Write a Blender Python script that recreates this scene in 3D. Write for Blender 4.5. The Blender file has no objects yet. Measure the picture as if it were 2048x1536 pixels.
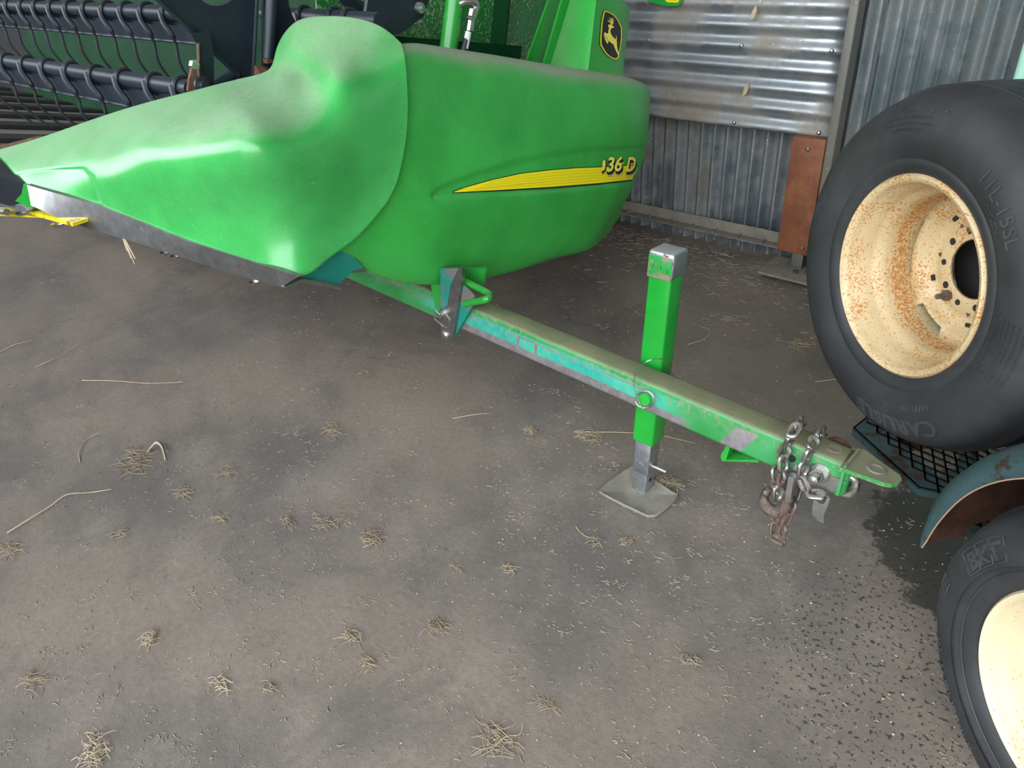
import bpy, bmesh, math, random
import numpy as np
from mathutils import Vector, Matrix
from mathutils.bvhtree import BVHTree
S = bpy.context.scene
COL = S.collection
V3 = lambda *a: np.array(a, float)
rnd = random.Random(7)

# ------------------------------------------------------------------ camera
FPX, CX, CY, HCAM = 1474., 1024., 768., 1.5
def unit(a):
    a = np.array(a, float); return a/np.linalg.norm(a)
_n = unit([188, 2201, FPX]); _hx = V3(-1955, -820, FPX); _hx = unit(_hx-_n*_hx.dot(_n))
AX = -_hx; AZ = -_n; AY = np.cross(AZ, AX)
RW = np.array([AX, AY, AZ]); CAM = V3(0, 0, HCAM)
def ray(px, py): return RW @ V3((px-CX)/FPX, (py-CY)/FPX, 1.)
def P(px, py, ax, val):
    d = ray(px, py); return CAM+(val-CAM[ax])/d[ax]*d
def Pn(px, py, p0, n):
    d = ray(px, py); return CAM+((np.array(p0)-CAM) @ n)/(d @ n)*d
def proj(p):
    c = RW.T @ (np.array(p)-CAM); return np.array([CX+FPX*c[0]/c[2], CY+FPX*c[1]/c[2]])
cd = bpy.data.cameras.new('camera'); cam = bpy.data.objects.new('camera', cd); COL.objects.link(cam)
cam.location = CAM
xr = RW @ V3(1, 0, 0); yu = RW @ V3(0, -1, 0); zb = RW @ V3(0, 0, -1)
cam.rotation_euler = Matrix((xr, yu, zb)).transposed().to_euler()
cd.sensor_width = 36; cd.lens = 36*FPX/2048; cd.clip_start = .02; cd.clip_end = 200
S.camera = cam
TH = .27                                              # the header leans back on its stand
def H(x, y, z):                                        # header frame -> world
    c, s = math.cos(TH), math.sin(TH)
    return V3(x, 1.4+y*c+z*s, .35-y*s+z*c)
def toH(p):
    y, z = p[1]-1.4, p[2]-.35; c, s = math.cos(TH), math.sin(TH)
    return V3(p[0], y*c-z*s, y*s+z*c)
HN = H(0, 0, 1)-H(0, 0, 0); HY = H(0, 1, 0)-H(0, 0, 0)

# ------------------------------------------------------------------ materials
def mat(name, col, rough=.5, metal=0., spec=.5, **k):
    m = bpy.data.materials.new(name); m.use_nodes = True
    b = m.node_tree.nodes['Principled BSDF']
    b.inputs['Base Color'].default_value = (*col, 1); b.inputs['Roughness'].default_value = rough
    b.inputs['Metallic'].default_value = metal; b.inputs['Specular IOR Level'].default_value = spec
    if 'coat' in k: b.inputs['Coat Weight'].default_value = k['coat']; b.inputs['Coat Roughness'].default_value = .25
    return m
class NT:
    def __init__(s, m):
        s.t = m.node_tree; s.b = s.t.nodes['Principled BSDF']
        s.tc = s.t.nodes.new('ShaderNodeNewGeometry'); s.co = s.tc.outputs['Position']
    def n(s, ty, **k):
        x = s.t.nodes.new(ty)
        for a, b in k.items(): setattr(x, a, b)
        return x
    def link(s, a, b): s.t.links.new(a, b)
    def noise(s, sc, det=4, rough=.6, co=None, dist=0.):
        x = s.n('ShaderNodeTexNoise'); x.inputs['Scale'].default_value = sc; x.inputs['Detail'].default_value = det
        x.inputs['Roughness'].default_value = rough; x.inputs['Distortion'].default_value = dist
        s.link(co or s.co, x.inputs['Vector']); return x.outputs['Fac']
    def vor(s, sc, co=None, feat='F1', rand=1.):
        x = s.n('ShaderNodeTexVoronoi'); x.feature = feat; x.inputs['Scale'].default_value = sc
        x.inputs['Randomness'].default_value = rand
        s.link(co or s.co, x.inputs['Vector']); return x.outputs['Distance']
    def ramp(s, f, a, b, lo=0., hi=1.):
        x = s.n('ShaderNodeMapRange'); x.interpolation_type = 'SMOOTHSTEP'
        x.inputs['From Min'].default_value = a; x.inputs['From Max'].default_value = b
        x.inputs['To Min'].default_value = lo; x.inputs['To Max'].default_value = hi
        s.link(f, x.inputs['Value']); return x.outputs['Result']
    def math(s, op, a, b=None):
        x = s.n('ShaderNodeMath'); x.operation = op
        for i, v in enumerate((a, b)):
            if v is None: continue
            if isinstance(v, (int, float)): x.inputs[i].default_value = v
            else: s.link(v, x.inputs[i])
        return x.outputs[0]
    def mix(s, f, a, b):
        x = s.n('ShaderNodeMix'); x.data_type = 'RGBA'
        if isinstance(f, (int, float)): x.inputs[0].default_value = f
        else: s.link(f, x.inputs[0])
        for i, v in ((6, a), (7, b)):
            if isinstance(v, tuple): x.inputs[i].default_value = (*v, 1)
            else: s.link(v, x.inputs[i])
        return x.outputs[2]
    def color(s, c): s.link(c, s.b.inputs['Base Color'])
    def rough(s, c): s.link(c, s.b.inputs['Roughness'])
    def bump(s, h, st=.3, d=.01):
        x = s.n('ShaderNodeBump'); x.inputs['Strength'].default_value = st; x.inputs['Distance'].default_value = d
        s.link(h, x.inputs['Height']); s.link(x.outputs[0], s.b.inputs['Normal'])
    def sep(s, v=None):
        x = s.n('ShaderNodeSeparateXYZ'); s.link(v or s.co, x.inputs[0]); return x.outputs
    def mapv(s, scale, rot=(0, 0, 0), loc=(0, 0, 0)):
        x = s.n('ShaderNodeMapping'); x.inputs['Scale'].default_value = scale; x.inputs['Rotation'].default_value = rot
        x.inputs['Location'].default_value = loc
        s.link(s.co, x.inputs['Vector']); return x.outputs[0]

def paint(name, base, dust=(.32, .29, .22), amount=1., lo=.35, hi=.95, fine=.25, rough=.32, wear=None, wear_lo=.6, speck=0., spec=.5, coat=0., scratch=None):
    """painted sheet: settled dust lies on whatever faces up, plus scuffs"""
    m = mat(name, base, rough, spec=spec, coat=coat); t = NT(m)
    nz = t.sep(t.tc.outputs['Normal'])[2]
    big = t.noise(3.5, 5); fin = t.noise(90, 3)
    f = t.math('ADD', nz, t.math('MULTIPLY', t.math('SUBTRACT', big, .5), .5))
    f = t.ramp(f, lo, hi)
    f = t.math('MULTIPLY', f, t.ramp(fin, .25, .6, .65, 1.))
    f = t.math('MULTIPLY', f, amount)
    var = t.mix(t.ramp(t.noise(5, 4), .3, .7), tuple(c*.86 for c in base), tuple(min(1, c*1.12+.004) for c in base))
    c = t.mix(t.math('MULTIPLY', t.ramp(t.noise(160, 2), .58, .75), fine), var, dust)
    if wear:
        c = t.mix(t.ramp(t.math('ADD', t.noise(9, 6, .75), t.math('MULTIPLY', t.noise(60, 3), .15)), wear_lo, wear_lo+.04), c, wear)
    if scratch:
        c = t.mix(t.ramp(t.noise(1, 2, .5, co=t.mapv(scratch, rot=(.2, .3, .1))), .70, .76, 0, .4), c, (.30, .52, .28))
    if speck:
        c = t.mix(t.ramp(t.math('ADD', t.noise(110, 4, .7, dist=.6), t.math('MULTIPLY', t.noise(4, 2), .35)), .745, .775), c, (.42, .42, .28))
    c = t.mix(f, c, dust); t.color(c)
    t.rough(t.math('ADD', t.math('MULTIPLY', f, .5), rough))
    t.bump(fin, .04, .002)
    return m
GREEN = (.035, .36, .062)
M = {}
M['green'] = paint('green_plastic', (.045, .36, .078), lo=.50, hi=1.05, amount=.62, fine=.14, rough=.27, dust=(.38, .44, .32), coat=.25, scratch=(260, 30, 150))
M['green_lobe'] = paint('green_plastic_side', (.035, .38, .055), lo=.28, hi=.85, amount=.9, fine=.20, rough=.36, dust=(.36, .36, .29), scratch=(260, 200, 26))
M['green_steel'] = paint('green_painted_steel', (.02, .30, .035), lo=.8, hi=1.1, amount=.6, fine=.1, rough=.25)
M['green_shaded'] = paint('green_header_shaded', (.003, .040, .012), lo=.6, hi=1.2, amount=.2, fine=.03, rough=.55, spec=.12)  # green darkened so the colour carries the shade inside the header
M['green_speck'] = paint('green_sheet_speckled', (.014, .17, .035), lo=.7, hi=1.2, amount=.5, rough=.4, speck=1.)
M['teal'] = paint('teal_worn_paint', (.01, .22, .17), lo=.6, hi=1.1, amount=.6, fine=.2, rough=.4, wear=(.16, .13, .13), wear_lo=.62)
M['black'] = paint('black_painted_steel', (.012, .019, .028), lo=.7, hi=1.3, amount=.3, dust=(.12, .12, .12), fine=.12, rough=.42, spec=.35)
M['black_plastic'] = paint('black_plastic', (.016, .019, .026), lo=.5, hi=1.3, amount=.25, dust=(.15, .15, .15), fine=.1, rough=.42)
M['yellow'] = mat('yellow_decal', (1., .86, .008), .4)
M['yellow_hi'] = mat('yellow_decal_light', (1., .86, .12), .4)
M['ink'] = mat('black_decal', (.012, .014, .014), .45)
M['decal_tan'] = mat('decal_shadow_yellow', (.62, .50, .13), .5)
M['decal_white'] = mat('decal_torn_edge', (.75, .78, .6), .6)
M['yellow_paint'] = paint('yellow_painted_steel', (.80, .66, .01), lo=.8, hi=1.4, amount=.3, fine=.1, rough=.35, wear=(.35, .12, .03), wear_lo=.63)
def metal(name, base, rough=.4, rust=0., dust=.3, brush=None, rc=(.13, .055, .03)):
    m = mat(name, base, rough, 1.); t = NT(m)
    nz = t.sep(t.tc.outputs['Normal'])[2]
    c = t.mix(t.ramp(t.noise(30, 5, .7), .3, .7), tuple(x*.7 for x in base), base)
    f = t.ramp(t.math('ADD', t.noise(22, 6, .8), t.math('MULTIPLY', t.noise(120, 2), .12)), .72-rust*.4, .80-rust*.4)
    c = t.mix(f, c, rc)
    du = t.math('MULTIPLY', t.ramp(t.math('ADD', nz, t.math('MULTIPLY', t.noise(60, 3), .4)), .7, 1.3), dust)
    c = t.mix(du, c, (.30, .26, .19)); t.color(c)
    t.link(t.math('SUBTRACT', 1., t.math('MAXIMUM', f, du)), t.b.inputs['Metallic'])
    t.rough(t.math('ADD', t.math('MULTIPLY', t.math('MAXIMUM', f, du), .4), rough))
    if brush:
        t.bump(t.noise(1, 3, co=t.mapv(brush)), .12, .002)
    else: t.bump(t.noise(150, 3), .08, .002)
    return m
M['bare'] = metal('bare_worn_steel', (.42, .41, .41), .42, .05, .1, (12, 700, 700))
M['steel'] = metal('plated_steel', (.62, .61, .58), .33, .12, .35)
M['galv'] = metal('galvanised_steel', (.55, .59, .63), .45, .25, .5)
M['chain'] = metal('chain_steel', (.42, .40, .37), .38, .30, .3, rc=(.16, .10, .08))
M['chain_rust'] = metal('rusty_chain_steel', (.26, .22, .20), .45, .5, .2, rc=(.11, .065, .05))
M['rubber'] = None
def rubber(name, c0, c1):
    m = mat(name, c0, .55, spec=.4); t = NT(m)
    t.color(t.mix(t.ramp(t.noise(6, 6, .7), .35, .8), c0, c1)); t.rough(t.ramp(t.noise(10, 4), .3, .7, .5, .68))
    t.bump(t.noise(160, 3), .05, .002); return m
M['rubber'] = rubber('tyre_rubber', (.022, .022, .024), (.042, .042, .043))
M['rubber_letter'] = rubber('tyre_lettering', (.036, .036, .038), (.065, .065, .065))
def cream():
    m = mat('cream_rusty_paint', (.78, .58, .28), .42); t = NT(m)
    so = t.sep(); z_ = so[2]
    base = t.mix(t.ramp(t.noise(7, 4), .3, .7), (.60, .47, .28), (.53, .40, .22))
    spots = t.ramp(t.math('ADD', t.noise(190, 3, .7), t.math('MULTIPLY', t.noise(11, 4), .5)), .80, .88)
    dn = t.n('ShaderNodeVectorMath'); dn.operation = 'DOT_PRODUCT'; dn.inputs[1].default_value = (-.5926, -.8034, .058); t.link(t.co, dn.inputs[0])
    dd = t.math('SUBTRACT', dn.outputs['Value'], -.5926*-.333-.8034*1.604+.058*.7545)
    band = t.math('MULTIPLY', t.ramp(dd, -.155, -.125), t.ramp(dd, -.085, -.105))
    spots = t.math('MAXIMUM', spots, t.ramp(t.math('ADD', t.noise(150, 4, .7), t.math('MULTIPLY', band, .13)), .60, .66))
    c = t.mix(spots, base, (.42, .17, .03))
    c = t.mix(t.ramp(t.noise(320, 2), .60, .68, 0, .6), c, (.45, .22, .06))
    t.color(c); t.rough(t.math('ADD', t.math('MULTIPLY', spots, .35), .4)); t.bump(spots, .15, .001)
    return m
M['cream'] = cream()
M['rust'] = None
def cream2():
    m = mat('pale_cream_paint', (.85, .72, .45), .42); t = NT(m)
    c = t.mix(t.ramp(t.math('ADD', t.noise(170, 3, .7), t.math('MULTIPLY', t.noise(10, 4), .5)), .86, .95), (.62, .52, .34), (.50, .24, .05))
    t.color(c); return m
M['cream2'] = cream2()
def rustm(name, a, b, rough=.8):
    m = mat(name, a, rough); t = NT(m)
    t.color(t.mix(t.ramp(t.noise(9, 7, .75), .35, .65), a, b)); t.bump(t.noise(60, 4), .2, .003); return m
M['rust'] = rustm('rusty_steel', (.07, .028, .015), (.16, .07, .035))
M['board'] = rustm('red_brown_board', (.17, .055, .025), (.27, .095, .04), .6)
M['blue_teal'] = paint('weathered_teal_paint', (.027, .058, .060), lo=.75, hi=1.4, amount=.3, dust=(.2, .17, .13), rough=.5, spec=.3, wear=(.035, .022, .018), wear_lo=.60)
M['pale_green'] = mat('pale_green_paint', (.35, .62, .48), .4)
M['dark'] = mat('black_slat_hole_shade', (.012, .012, .013), .8)  # near-black of the slats, also painted shade for holes and openings
M['hose'] = mat('hose_rubber', (.02, .02, .02), .5)
M['paper'] = mat('white_label', (.7, .72, .68), .6)
def corr_mat(name, base, warm, rough, dustx=0.):
    m = mat(name, base, rough, .75); t = NT(m)
    f = t.ramp(t.noise(3.2, 6, .7), .35, .7)
    c = t.mix(f, base, warm)
    c = t.mix(t.ramp(t.noise(28, 5, .8), .5, .72), c, tuple(x*.72 for x in base))
    c = t.mix(t.ramp(t.noise(70, 3), .66, .76), c, (.75, .8, .85))
    t.color(c); t.link(t.ramp(f, 0, 1, .9, .4), t.b.inputs['Metallic']); t.rough(t.ramp(f, 0, 1, rough, .8))
    t.bump(t.noise(45, 4), .1, .004); return m
M['corr'] = corr_mat('galvanised_corrugated_iron', (.40, .44, .48), (.20, .18, .15), .30)
M['corr_old'] = corr_mat('stained_corrugated_iron', (.48, .51, .55), (.30, .25, .185), .42)
M['post'] = corr_mat('dusty_steel_post', (.30, .29, .27), (.22, .185, .14), .55)
M['straw'] = rustm('dry_straw', (.40, .31, .20), (.27, .20, .13), .7)
M['straw_pale'] = rustm('pale_dry_stalk', (.55, .44, .30), (.40, .30, .19), .6)
M['straw_dark'] = rustm('dirty_chaff', (.22, .175, .135), (.33, .27, .205), .8)
M['canvas'] = rustm('dusty_draper_canvas', (.17, .14, .11), (.24, .20, .155), .8)
M['dusty'] = rustm('dust_covered_steel', (.17, .15, .12), (.25, .22, .175), .75)
M['dark_rust'] = rustm('dark_rusty_steel', (.035, .015, .009), (.10, .04, .02), .8)
M['wire'] = rustm('dark_mesh_wire', (.014, .012, .012), (.035, .022, .016), .7)

def floor_mat():
    m = mat('packed_earth_floor', (.2, .17, .14), .75, spec=.3); t = NT(m)
    big = t.noise(1.3, 5, .6); mid = t.noise(5, 6, .65); fin = t.noise(60, 4, .7)
    c = t.mix(t.ramp(big, .35, .65), (.135, .116, .101), (.240, .186, .146))
    c = t.mix(t.ramp(mid, .40, .75, 0, .55), c, (.27, .225, .185))
    c = t.mix(t.ramp(t.noise(2.1, 6, .75, dist=.8), .50, .66, 0, .45), c, (.098, .088, .080))
    c = t.mix(t.ramp(fin, .3, .7, 0, .35), c, (.10, .088, .075))
    c = t.mix(t.ramp(t.vor(34), .10, .05, 0, .8), c, (.30, .26, .21))
    # wet patch beside the fender
    w0 = P(2005, 1105, 2, 0); so = t.sep()
    dx = t.math('MULTIPLY', t.math('SUBTRACT', so[0], float(w0[0])), 1.); dy = t.math('MULTIPLY', t.math('SUBTRACT', so[1], float(w0[1])), 1.0)
    r = t.math('SQRT', t.math('ADD', t.math('MULTIPLY', dx, dx), t.math('MULTIPLY', dy, dy)))
    r = t.math('ADD', r, t.math('MULTIPLY', t.math('SUBTRACT', t.noise(7, 7, .75), .5), .34))
    wet = t.ramp(r, .30, .315, 1., 0.)
    # oil drips round it
    o0 = P(1800, 1330, 2, 0)
    ox = t.math('SUBTRACT', so[0], float(o0[0])); oy = t.math('MULTIPLY', t.math('SUBTRACT', so[1], float(o0[1])), .75)
    orr = t.math('SQRT', t.math('ADD', t.math('MULTIPLY', ox, ox), t.math('MULTIPLY', oy, oy)))
    om = t.ramp(orr, .15, .62, 1., 0.)
    drip = t.math('MULTIPLY', t.ramp(t.math('SUBTRACT', t.noise(95, 3, .5), t.math('MULTIPLY', t.math('SUBTRACT', 1., om), .2)), .585, .62), om)
    c = t.mix(t.math('MULTIPLY', drip, .85), c, (.035, .026, .022))
    c = t.mix(t.math('MULTIPLY', wet, .78), c, (.030, .027, .024))
    t.color(c); t.rough(t.math('SUBTRACT', t.ramp(mid, .3, .7, .72, .9), t.math('MULTIPLY', t.math('MAXIMUM', wet, drip), .28)))
    h = t.math('ADD', t.math('MULTIPLY', mid, .6), t.math('ADD', t.math('MULTIPLY', fin, .35), t.math('MULTIPLY', t.noise(260, 2), .2)))
    h = t.math('ADD', h, t.math('MULTIPLY', t.ramp(t.noise(34, 6, .72), .585, .64), .5))
    t.bump(h, .4, .010)
    return m
M['floor'] = floor_mat()
M['earth'] = rustm('loose_earth', (.15, .115, .08), (.22, .175, .125), .95)

# ------------------------------------------------------------------ mesh helpers
class MB:
    def __init__(s): s.v = []; s.f = []
    def add(s, vs, fs):
        o = len(s.v); s.v += [tuple(map(float, v)) for v in vs]; s.f += [tuple(i+o for i in f) for f in fs]; return s
    def box(s, c, size, ax=None, bev=0.):
        """box with optional axes (three unit vectors)"""
        ax = ax if ax is not None else np.eye(3); ax = [np.array(a, float) for a in ax]; c = np.array(c, float)
        h = [x/2 for x in size]
        if bev <= 0:
            vs = [c+ax[0]*h[0]*i+ax[1]*h[1]*j+ax[2]*h[2]*k for i in (-1, 1) for j in (-1, 1) for k in (-1, 1)]
            return s.add(vs, [(0, 1, 3, 2), (4, 6, 7, 5), (0, 4, 5, 1), (2, 3, 7, 6), (0, 2, 6, 4), (1, 5, 7, 3)])
        bm = bmesh.new(); bmesh.ops.create_cube(bm, size=1)
        for v in bm.verts: v.co = Vector((v.co.x*size[0], v.co.y*size[1], v.co.z*size[2]))
        bmesh.ops.bevel(bm, geom=bm.edges[:], offset=bev, segments=3, affect='EDGES', profile=.5)
        bm.verts.index_update()
        vs = [c+ax[0]*v.co.x+ax[1]*v.co.y+ax[2]*v.co.z for v in bm.verts]; fs = [[v.index for v in f.verts] for f in bm.faces]
        bm.free(); return s.add(vs, fs)
    def tube(s, pts, r, n=10, cap=True, closed=False):
        pts = [np.array(p, float) for p in pts]; m = len(pts)
        rs = r if isinstance(r, (list, tuple)) else [r]*m
        vs = []; prev = None
        for i, p in enumerate(pts):
            if closed: t = unit(pts[(i+1) % m]-pts[i-1])
            else: t = unit(pts[min(i+1, m-1)]-pts[max(i-1, 0)])
            if prev is None:
                a = V3(0, 0, 1) if abs(t[2]) < .9 else V3(1, 0, 0); a = unit(a-t*a.dot(t))
            else:
                a = prev-t*prev.dot(t); a = unit(a)
            prev = a; b = np.cross(t, a)
            for k in range(n):
                q = 2*math.pi*k/n; vs.append(p+rs[i]*(math.cos(q)*a+math.sin(q)*b))
        fs = []
        for i in range(m if closed else m-1):
            j = (i+1) % m
            for k in range(n):
                fs.append((i*n+k, i*n+(k+1) % n, j*n+(k+1) % n, j*n+k))
        if cap and not closed: fs += [tuple(range(n))[::-1], tuple((m-1)*n+k for k in range(n))]
        return s.add(vs, fs)
    def lathe(s, c, ax, prof, n=64, u=None, rfun=None):
        """prof: (radius, offset along ax)"""
        ax = unit(ax); u = unit(np.cross([0, 0, 1] if abs(ax[2]) < .9 else [1, 0, 0], ax)) if u is None else u; v = np.cross(ax, u)
        vs = []; m = len(prof)
        for k in range(n):
            q = 2*math.pi*k/n
            for (r, d) in prof:
                if rfun: r, d = rfun(q, r, d)
                vs.append(np.array(c)+ax*d+r*(math.cos(q)*u+math.sin(q)*v))
        fs = [(k*m+i, ((k+1) % n)*m+i, ((k+1) % n)*m+i+1, k*m+i+1) for k in range(n) for i in range(m-1)]
        return s.add(vs, fs)
    def disc(s, c, ax, r, th=.004, n=24):
        return s.lathe(c, ax, [(0.0002, 0), (r, 0), (r, th), (0.0002, th)], n)
    def prism(s, pts, off):
        """closed polygon of 3-D points, swept by the vector off"""
        pts = [np.array(p, float) for p in pts]; n = len(pts); off = np.array(off, float)
        return s.add(pts+[p+off for p in pts], [tuple(range(n)), tuple(range(2*n-1, n-1, -1))]+[(i, i+n, (i+1) % n+n, (i+1) % n) for i in range(n)])
    def grid(s, G):
        nr, nc = len(G), len(G[0])
        return s.add([p for r in G for p in r], [(i*nc+j, i*nc+j+1, (i+1)*nc+j+1, (i+1)*nc+j) for i in range(nr-1) for j in range(nc-1)])
    def build(s, name, m, parent=None, smooth=True, angle=35, fixn=True):
        me = bpy.data.meshes.new(name)
        o0 = np.array(parent['_o'] if parent is not None and '_o' in parent else (0, 0, 0), float)
        free = parent is None and not name.startswith(('floor', 'wall', 'ceiling', 'straw_litter', 'grit'))
        if free:
            q_ = np.array(s.v); o0 = np.array([q_[:, 0].mean(), q_[:, 1].mean(), q_[:, 2].min()])
        me.from_pydata([tuple(np.array(v)-o0) for v in s.v], [], s.f); me.validate()
        if fixn:
            bm = bmesh.new(); bm.from_mesh(me); bmesh.ops.recalc_face_normals(bm, faces=bm.faces[:]); bm.to_mesh(me); bm.free()
        if smooth:
            for p in me.polygons: p.use_smooth = True
            me.set_sharp_from_angle(angle=math.radians(angle))
        if m is not None: me.materials.append(m)
        o = bpy.data.objects.new(name, me); COL.objects.link(o)
        if parent is not None: o.parent = parent; o['_o'] = list(map(float, o0))
        if free: o.location = tuple(map(float, o0))
        return o
def tag(o, label=None, cat=None, group=None, kind=None):
    if label: o['label'] = label
    if cat: o['category'] = cat
    if group: o['group'] = group
    if kind: o['kind'] = kind
    return o
def thing(name, label, cat, loc, group=None):
    o = bpy.data.objects.new(name, None); COL.objects.link(o); o.location = tuple(map(float, loc)); o.empty_display_size = .1
    o['_o'] = list(map(float, loc)); return tag(o, label, cat, group)
def spline1(P_, n):
    """natural cubic through rows of P_ (k x d), n samples per span"""
    P_ = np.array(P_, float); k = len(P_)
    A = np.zeros((k, k)); B = np.zeros_like(P_)
    A[0, 0] = A[-1, -1] = 1
    for i in range(1, k-1):
        A[i, i-1] = 1; A[i, i] = 4; A[i, i+1] = 1; B[i] = 6*(P_[i+1]-2*P_[i]+P_[i-1])
    Mm = np.linalg.solve(A, B); out = []
    for i in range(k-1):
        for q in range(n+(i == k-2)):
            t = q/n; a = 1-t
            out.append(Mm[i]*a**3/6+Mm[i+1]*t**3/6+(P_[i]-Mm[i]/6)*a+(P_[i+1]-Mm[i+1]/6)*t)
    return np.array(out)
def surf(ctrl, nu, nv):
    """ctrl: cols x rows x 3 control points, interpolated both ways"""
    C_ = np.array(ctrl, float)
    rows = np.array([spline1(c, nv) for c in C_])              # cols x R x 3
    R = rows.shape[1]
    return np.stack([spline1(rows[:, j], nu) for j in range(R)], 0)   # R x Cc x 3
def catmull(pts, n=8, closed=False):
    pts = [np.array(p, float) for p in pts]; m = len(pts); out = []
    rg = m if closed else m-1
    for i in range(rg):
        g = (lambda k: pts[k % m]) if closed else (lambda k: pts[min(max(k, 0), m-1)])
        a, b, c, d = g(i-1), g(i), g(i+1), g(i+2)
        for q in range(n):
            t = q/n
            out.append(.5*((2*b)+(c-a)*t+(2*a-5*b+4*c-d)*t*t+(3*b-a-3*c+d)*t**3))
    if not closed: out.append(pts[-1])
    return out
def bvh_of(mb): return BVHTree.FromPolygons([Vector(v) for v in mb.v], mb.f)
def cast(bvh, px, py, off=.0015):
    d = ray(px, py); h, nrm, i, dist = bvh.ray_cast(Vector(CAM), Vector(d).normalized())
    if h is None: return None
    nn_ = np.array(nrm)
    if nn_ @ d > 0: nn_ = -nn_
    return np.array(h)+nn_*off
def tri_fill(poly, maxlen=1e9):
    """triangulate 2-D polygon(s): outer list"""
    bm = bmesh.new(); vs = [bm.verts.new((p[0], p[1], 0)) for p in poly]; f = bm.faces.new(vs)
    bmesh.ops.triangulate(bm, faces=[f])
    if maxlen < 1e8:
        for _ in range(5):
            es = [e for e in bm.edges if e.calc_length() > maxlen]
            if not es: break
            bmesh.ops.subdivide_edges(bm, edges=es, cuts=1); bmesh.ops.triangulate(bm, faces=bm.faces[:])
    bm.verts.index_update()
    r = [(v.co.x, v.co.y) for v in bm.verts], [[v.index for v in f.verts] for f in bm.faces]; bm.free(); return r
def decal(poly, bvh, off, name, m, parent, maxlen=14):
    off += .0032 if bvh is lobebvh else 0.
    v2, fs = tri_fill(poly, maxlen); vs = [cast(bvh, x, y, off) for x, y in v2]
    ok = [v is not None for v in vs]; vs = [v if v is not None else V3(0, 0, 0) for v in vs]
    fs = [f for f in fs if all(ok[i] for i in f)]
    used = sorted({i for f in fs for i in f}); mp = {a: b for b, a in enumerate(used)}
    mb = MB(); mb.add([vs[i] for i in used], [[mp[i] for i in f] for f in fs]); return mb.build(name, m, parent, smooth=False, fixn=False)
def text_mesh(s, size=1., bold=.0, extrude=0.):
    c = bpy.data.curves.new('txt', 'FONT'); c.body = s; c.size = size; c.align_x = 'CENTER'; c.align_y = 'BOTTOM_BASELINE'; c.offset = bold; c.resolution_u = 3
    c.extrude = extrude
    o = bpy.data.objects.new('txt', c); COL.objects.link(o); bpy.context.view_layer.update()
    me = bpy.data.meshes.new_from_object(o.evaluated_get(bpy.context.evaluated_depsgraph_get()))
    vs = [tuple(v.co) for v in me.vertices]; fs = [tuple(p.vertices) for p in me.polygons]
    bpy.data.objects.remove(o); bpy.data.curves.remove(c); bpy.data.meshes.remove(me); return vs, fs

# ------------------------------------------------------------------ the shed
WY = 3.15
rg = np.random.default_rng(3)
mb = MB(); N = 220
xs = np.linspace(-16, 6, 120); ys = np.linspace(-6, 3.9, 90)
def floor_z(x, y):
    z = .0
    if y > 2.75: z += .010*min(1, (y-2.75)/.35)*(.6+.4*math.sin(x*5)+.25*math.sin(x*17+y*9))
    return z
mb.grid([[(x, y, floor_z(x, y)-.0) for x in xs] for y in list(ys[:60])+list(np.linspace(ys[60], 3.9, 60))])
mb.build('floor', M['floor'])['kind'] = 'structure'
def corr(x0, x1, z0, z1, y, pitch, amp, name, m, vertical=True, phase=0., ny=6, warp=0.):
    mb = MB()
    if vertical:
        n = int((x1-x0)/pitch*10); X_ = np.linspace(x0, x1, n); Z_ = np.linspace(z0, z1, ny)
        mb.grid([[(x, y-amp*math.cos(2*math.pi*(x-phase)/pitch), z) for x in X_] for z in Z_])
    else:
        n = int((z1-z0)/pitch*10); Z_ = np.linspace(z0, z1, n); X_ = np.linspace(x0, x1, 30)
        mb.grid([[(x, y-amp*math.cos(2*math.pi*(z-phase)/pitch)-warp*math.sin(x*3+z*2), z) for x in X_] for z in Z_])
    return mb
mb = corr(-14, -1.03, -.03, 4.2, WY, .062, .018, '', None, phase=-1.878)
mb.build('wall_back', M['corr']).update_tag(); bpy.data.objects['wall_back']['kind'] = 'structure'
mb = corr(-1.06, 5, -.03, 4.2, WY-.03, .069, .018, '', None, phase=-.985)
o = mb.build('wall_right', M['corr']); o['kind'] = 'structure'
# roof and far end
mb = MB(); mb.box((-4.5, 1.55, 4.25), (22, 6.5, .04)); o = mb.build('ceiling', M['corr_old']); o['kind'] = 'structure'
mb = MB(); mb.box((-7.9, -1.75, .9), (12.6, .05, 1.8)); o = mb.build('wall_front_light_block', M['corr_old']); o['kind'] = 'structure'  # unseen low wall added to block low light under the header
mb = MB(); mb.box((2.9, 1.2, 2.1), (.05, 4.2, 4.2)); o = mb.build('wall_side_light_block', M['corr_old']); o['kind'] = 'structure'  # unseen wall added to darken the right-facing flanks of the corrugation
mb = MB(); mb.box((-14.2, 0, 2.1), (.05, 8, 4.2)); o = mb.build('wall_left', M['corr_old']); o['kind'] = 'structure'
# horizontal sheet lining the upper wall
zlow = P(1500, 257, 1, 3.02)[2]
t = thing('corrugated_sheet', 'stained corrugated iron sheet laid sideways across the upper back wall', 'metal sheet', (-2.3, 3.02, zlow))
mb = corr(-4.6, -1.012, zlow, 2.6, 3.02, .076, .010, '', None, False, phase=zlow+.012, warp=.004)
o = mb.build('sheet', M['corr_old'], t); md = o.modifiers.new('thick', 'SOLIDIFY'); md.thickness = .003
for x in (-1.85, -1.42, -1.06):
    for k in range(3): mb = MB(); mb.lathe((x, 3.008, zlow+.02+.30*k), (0, -1, 0), [(.0001, .008), (.006, .006), (.009, 0)], 10); mb.build('nail', M['steel'], t)
# timber behind the sheet carries it
mb = MB(); mb.box((-2.83, 3.075, zlow+.12), (3.6, .07, .10)); mb.build('batten', M['board'], t)
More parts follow.
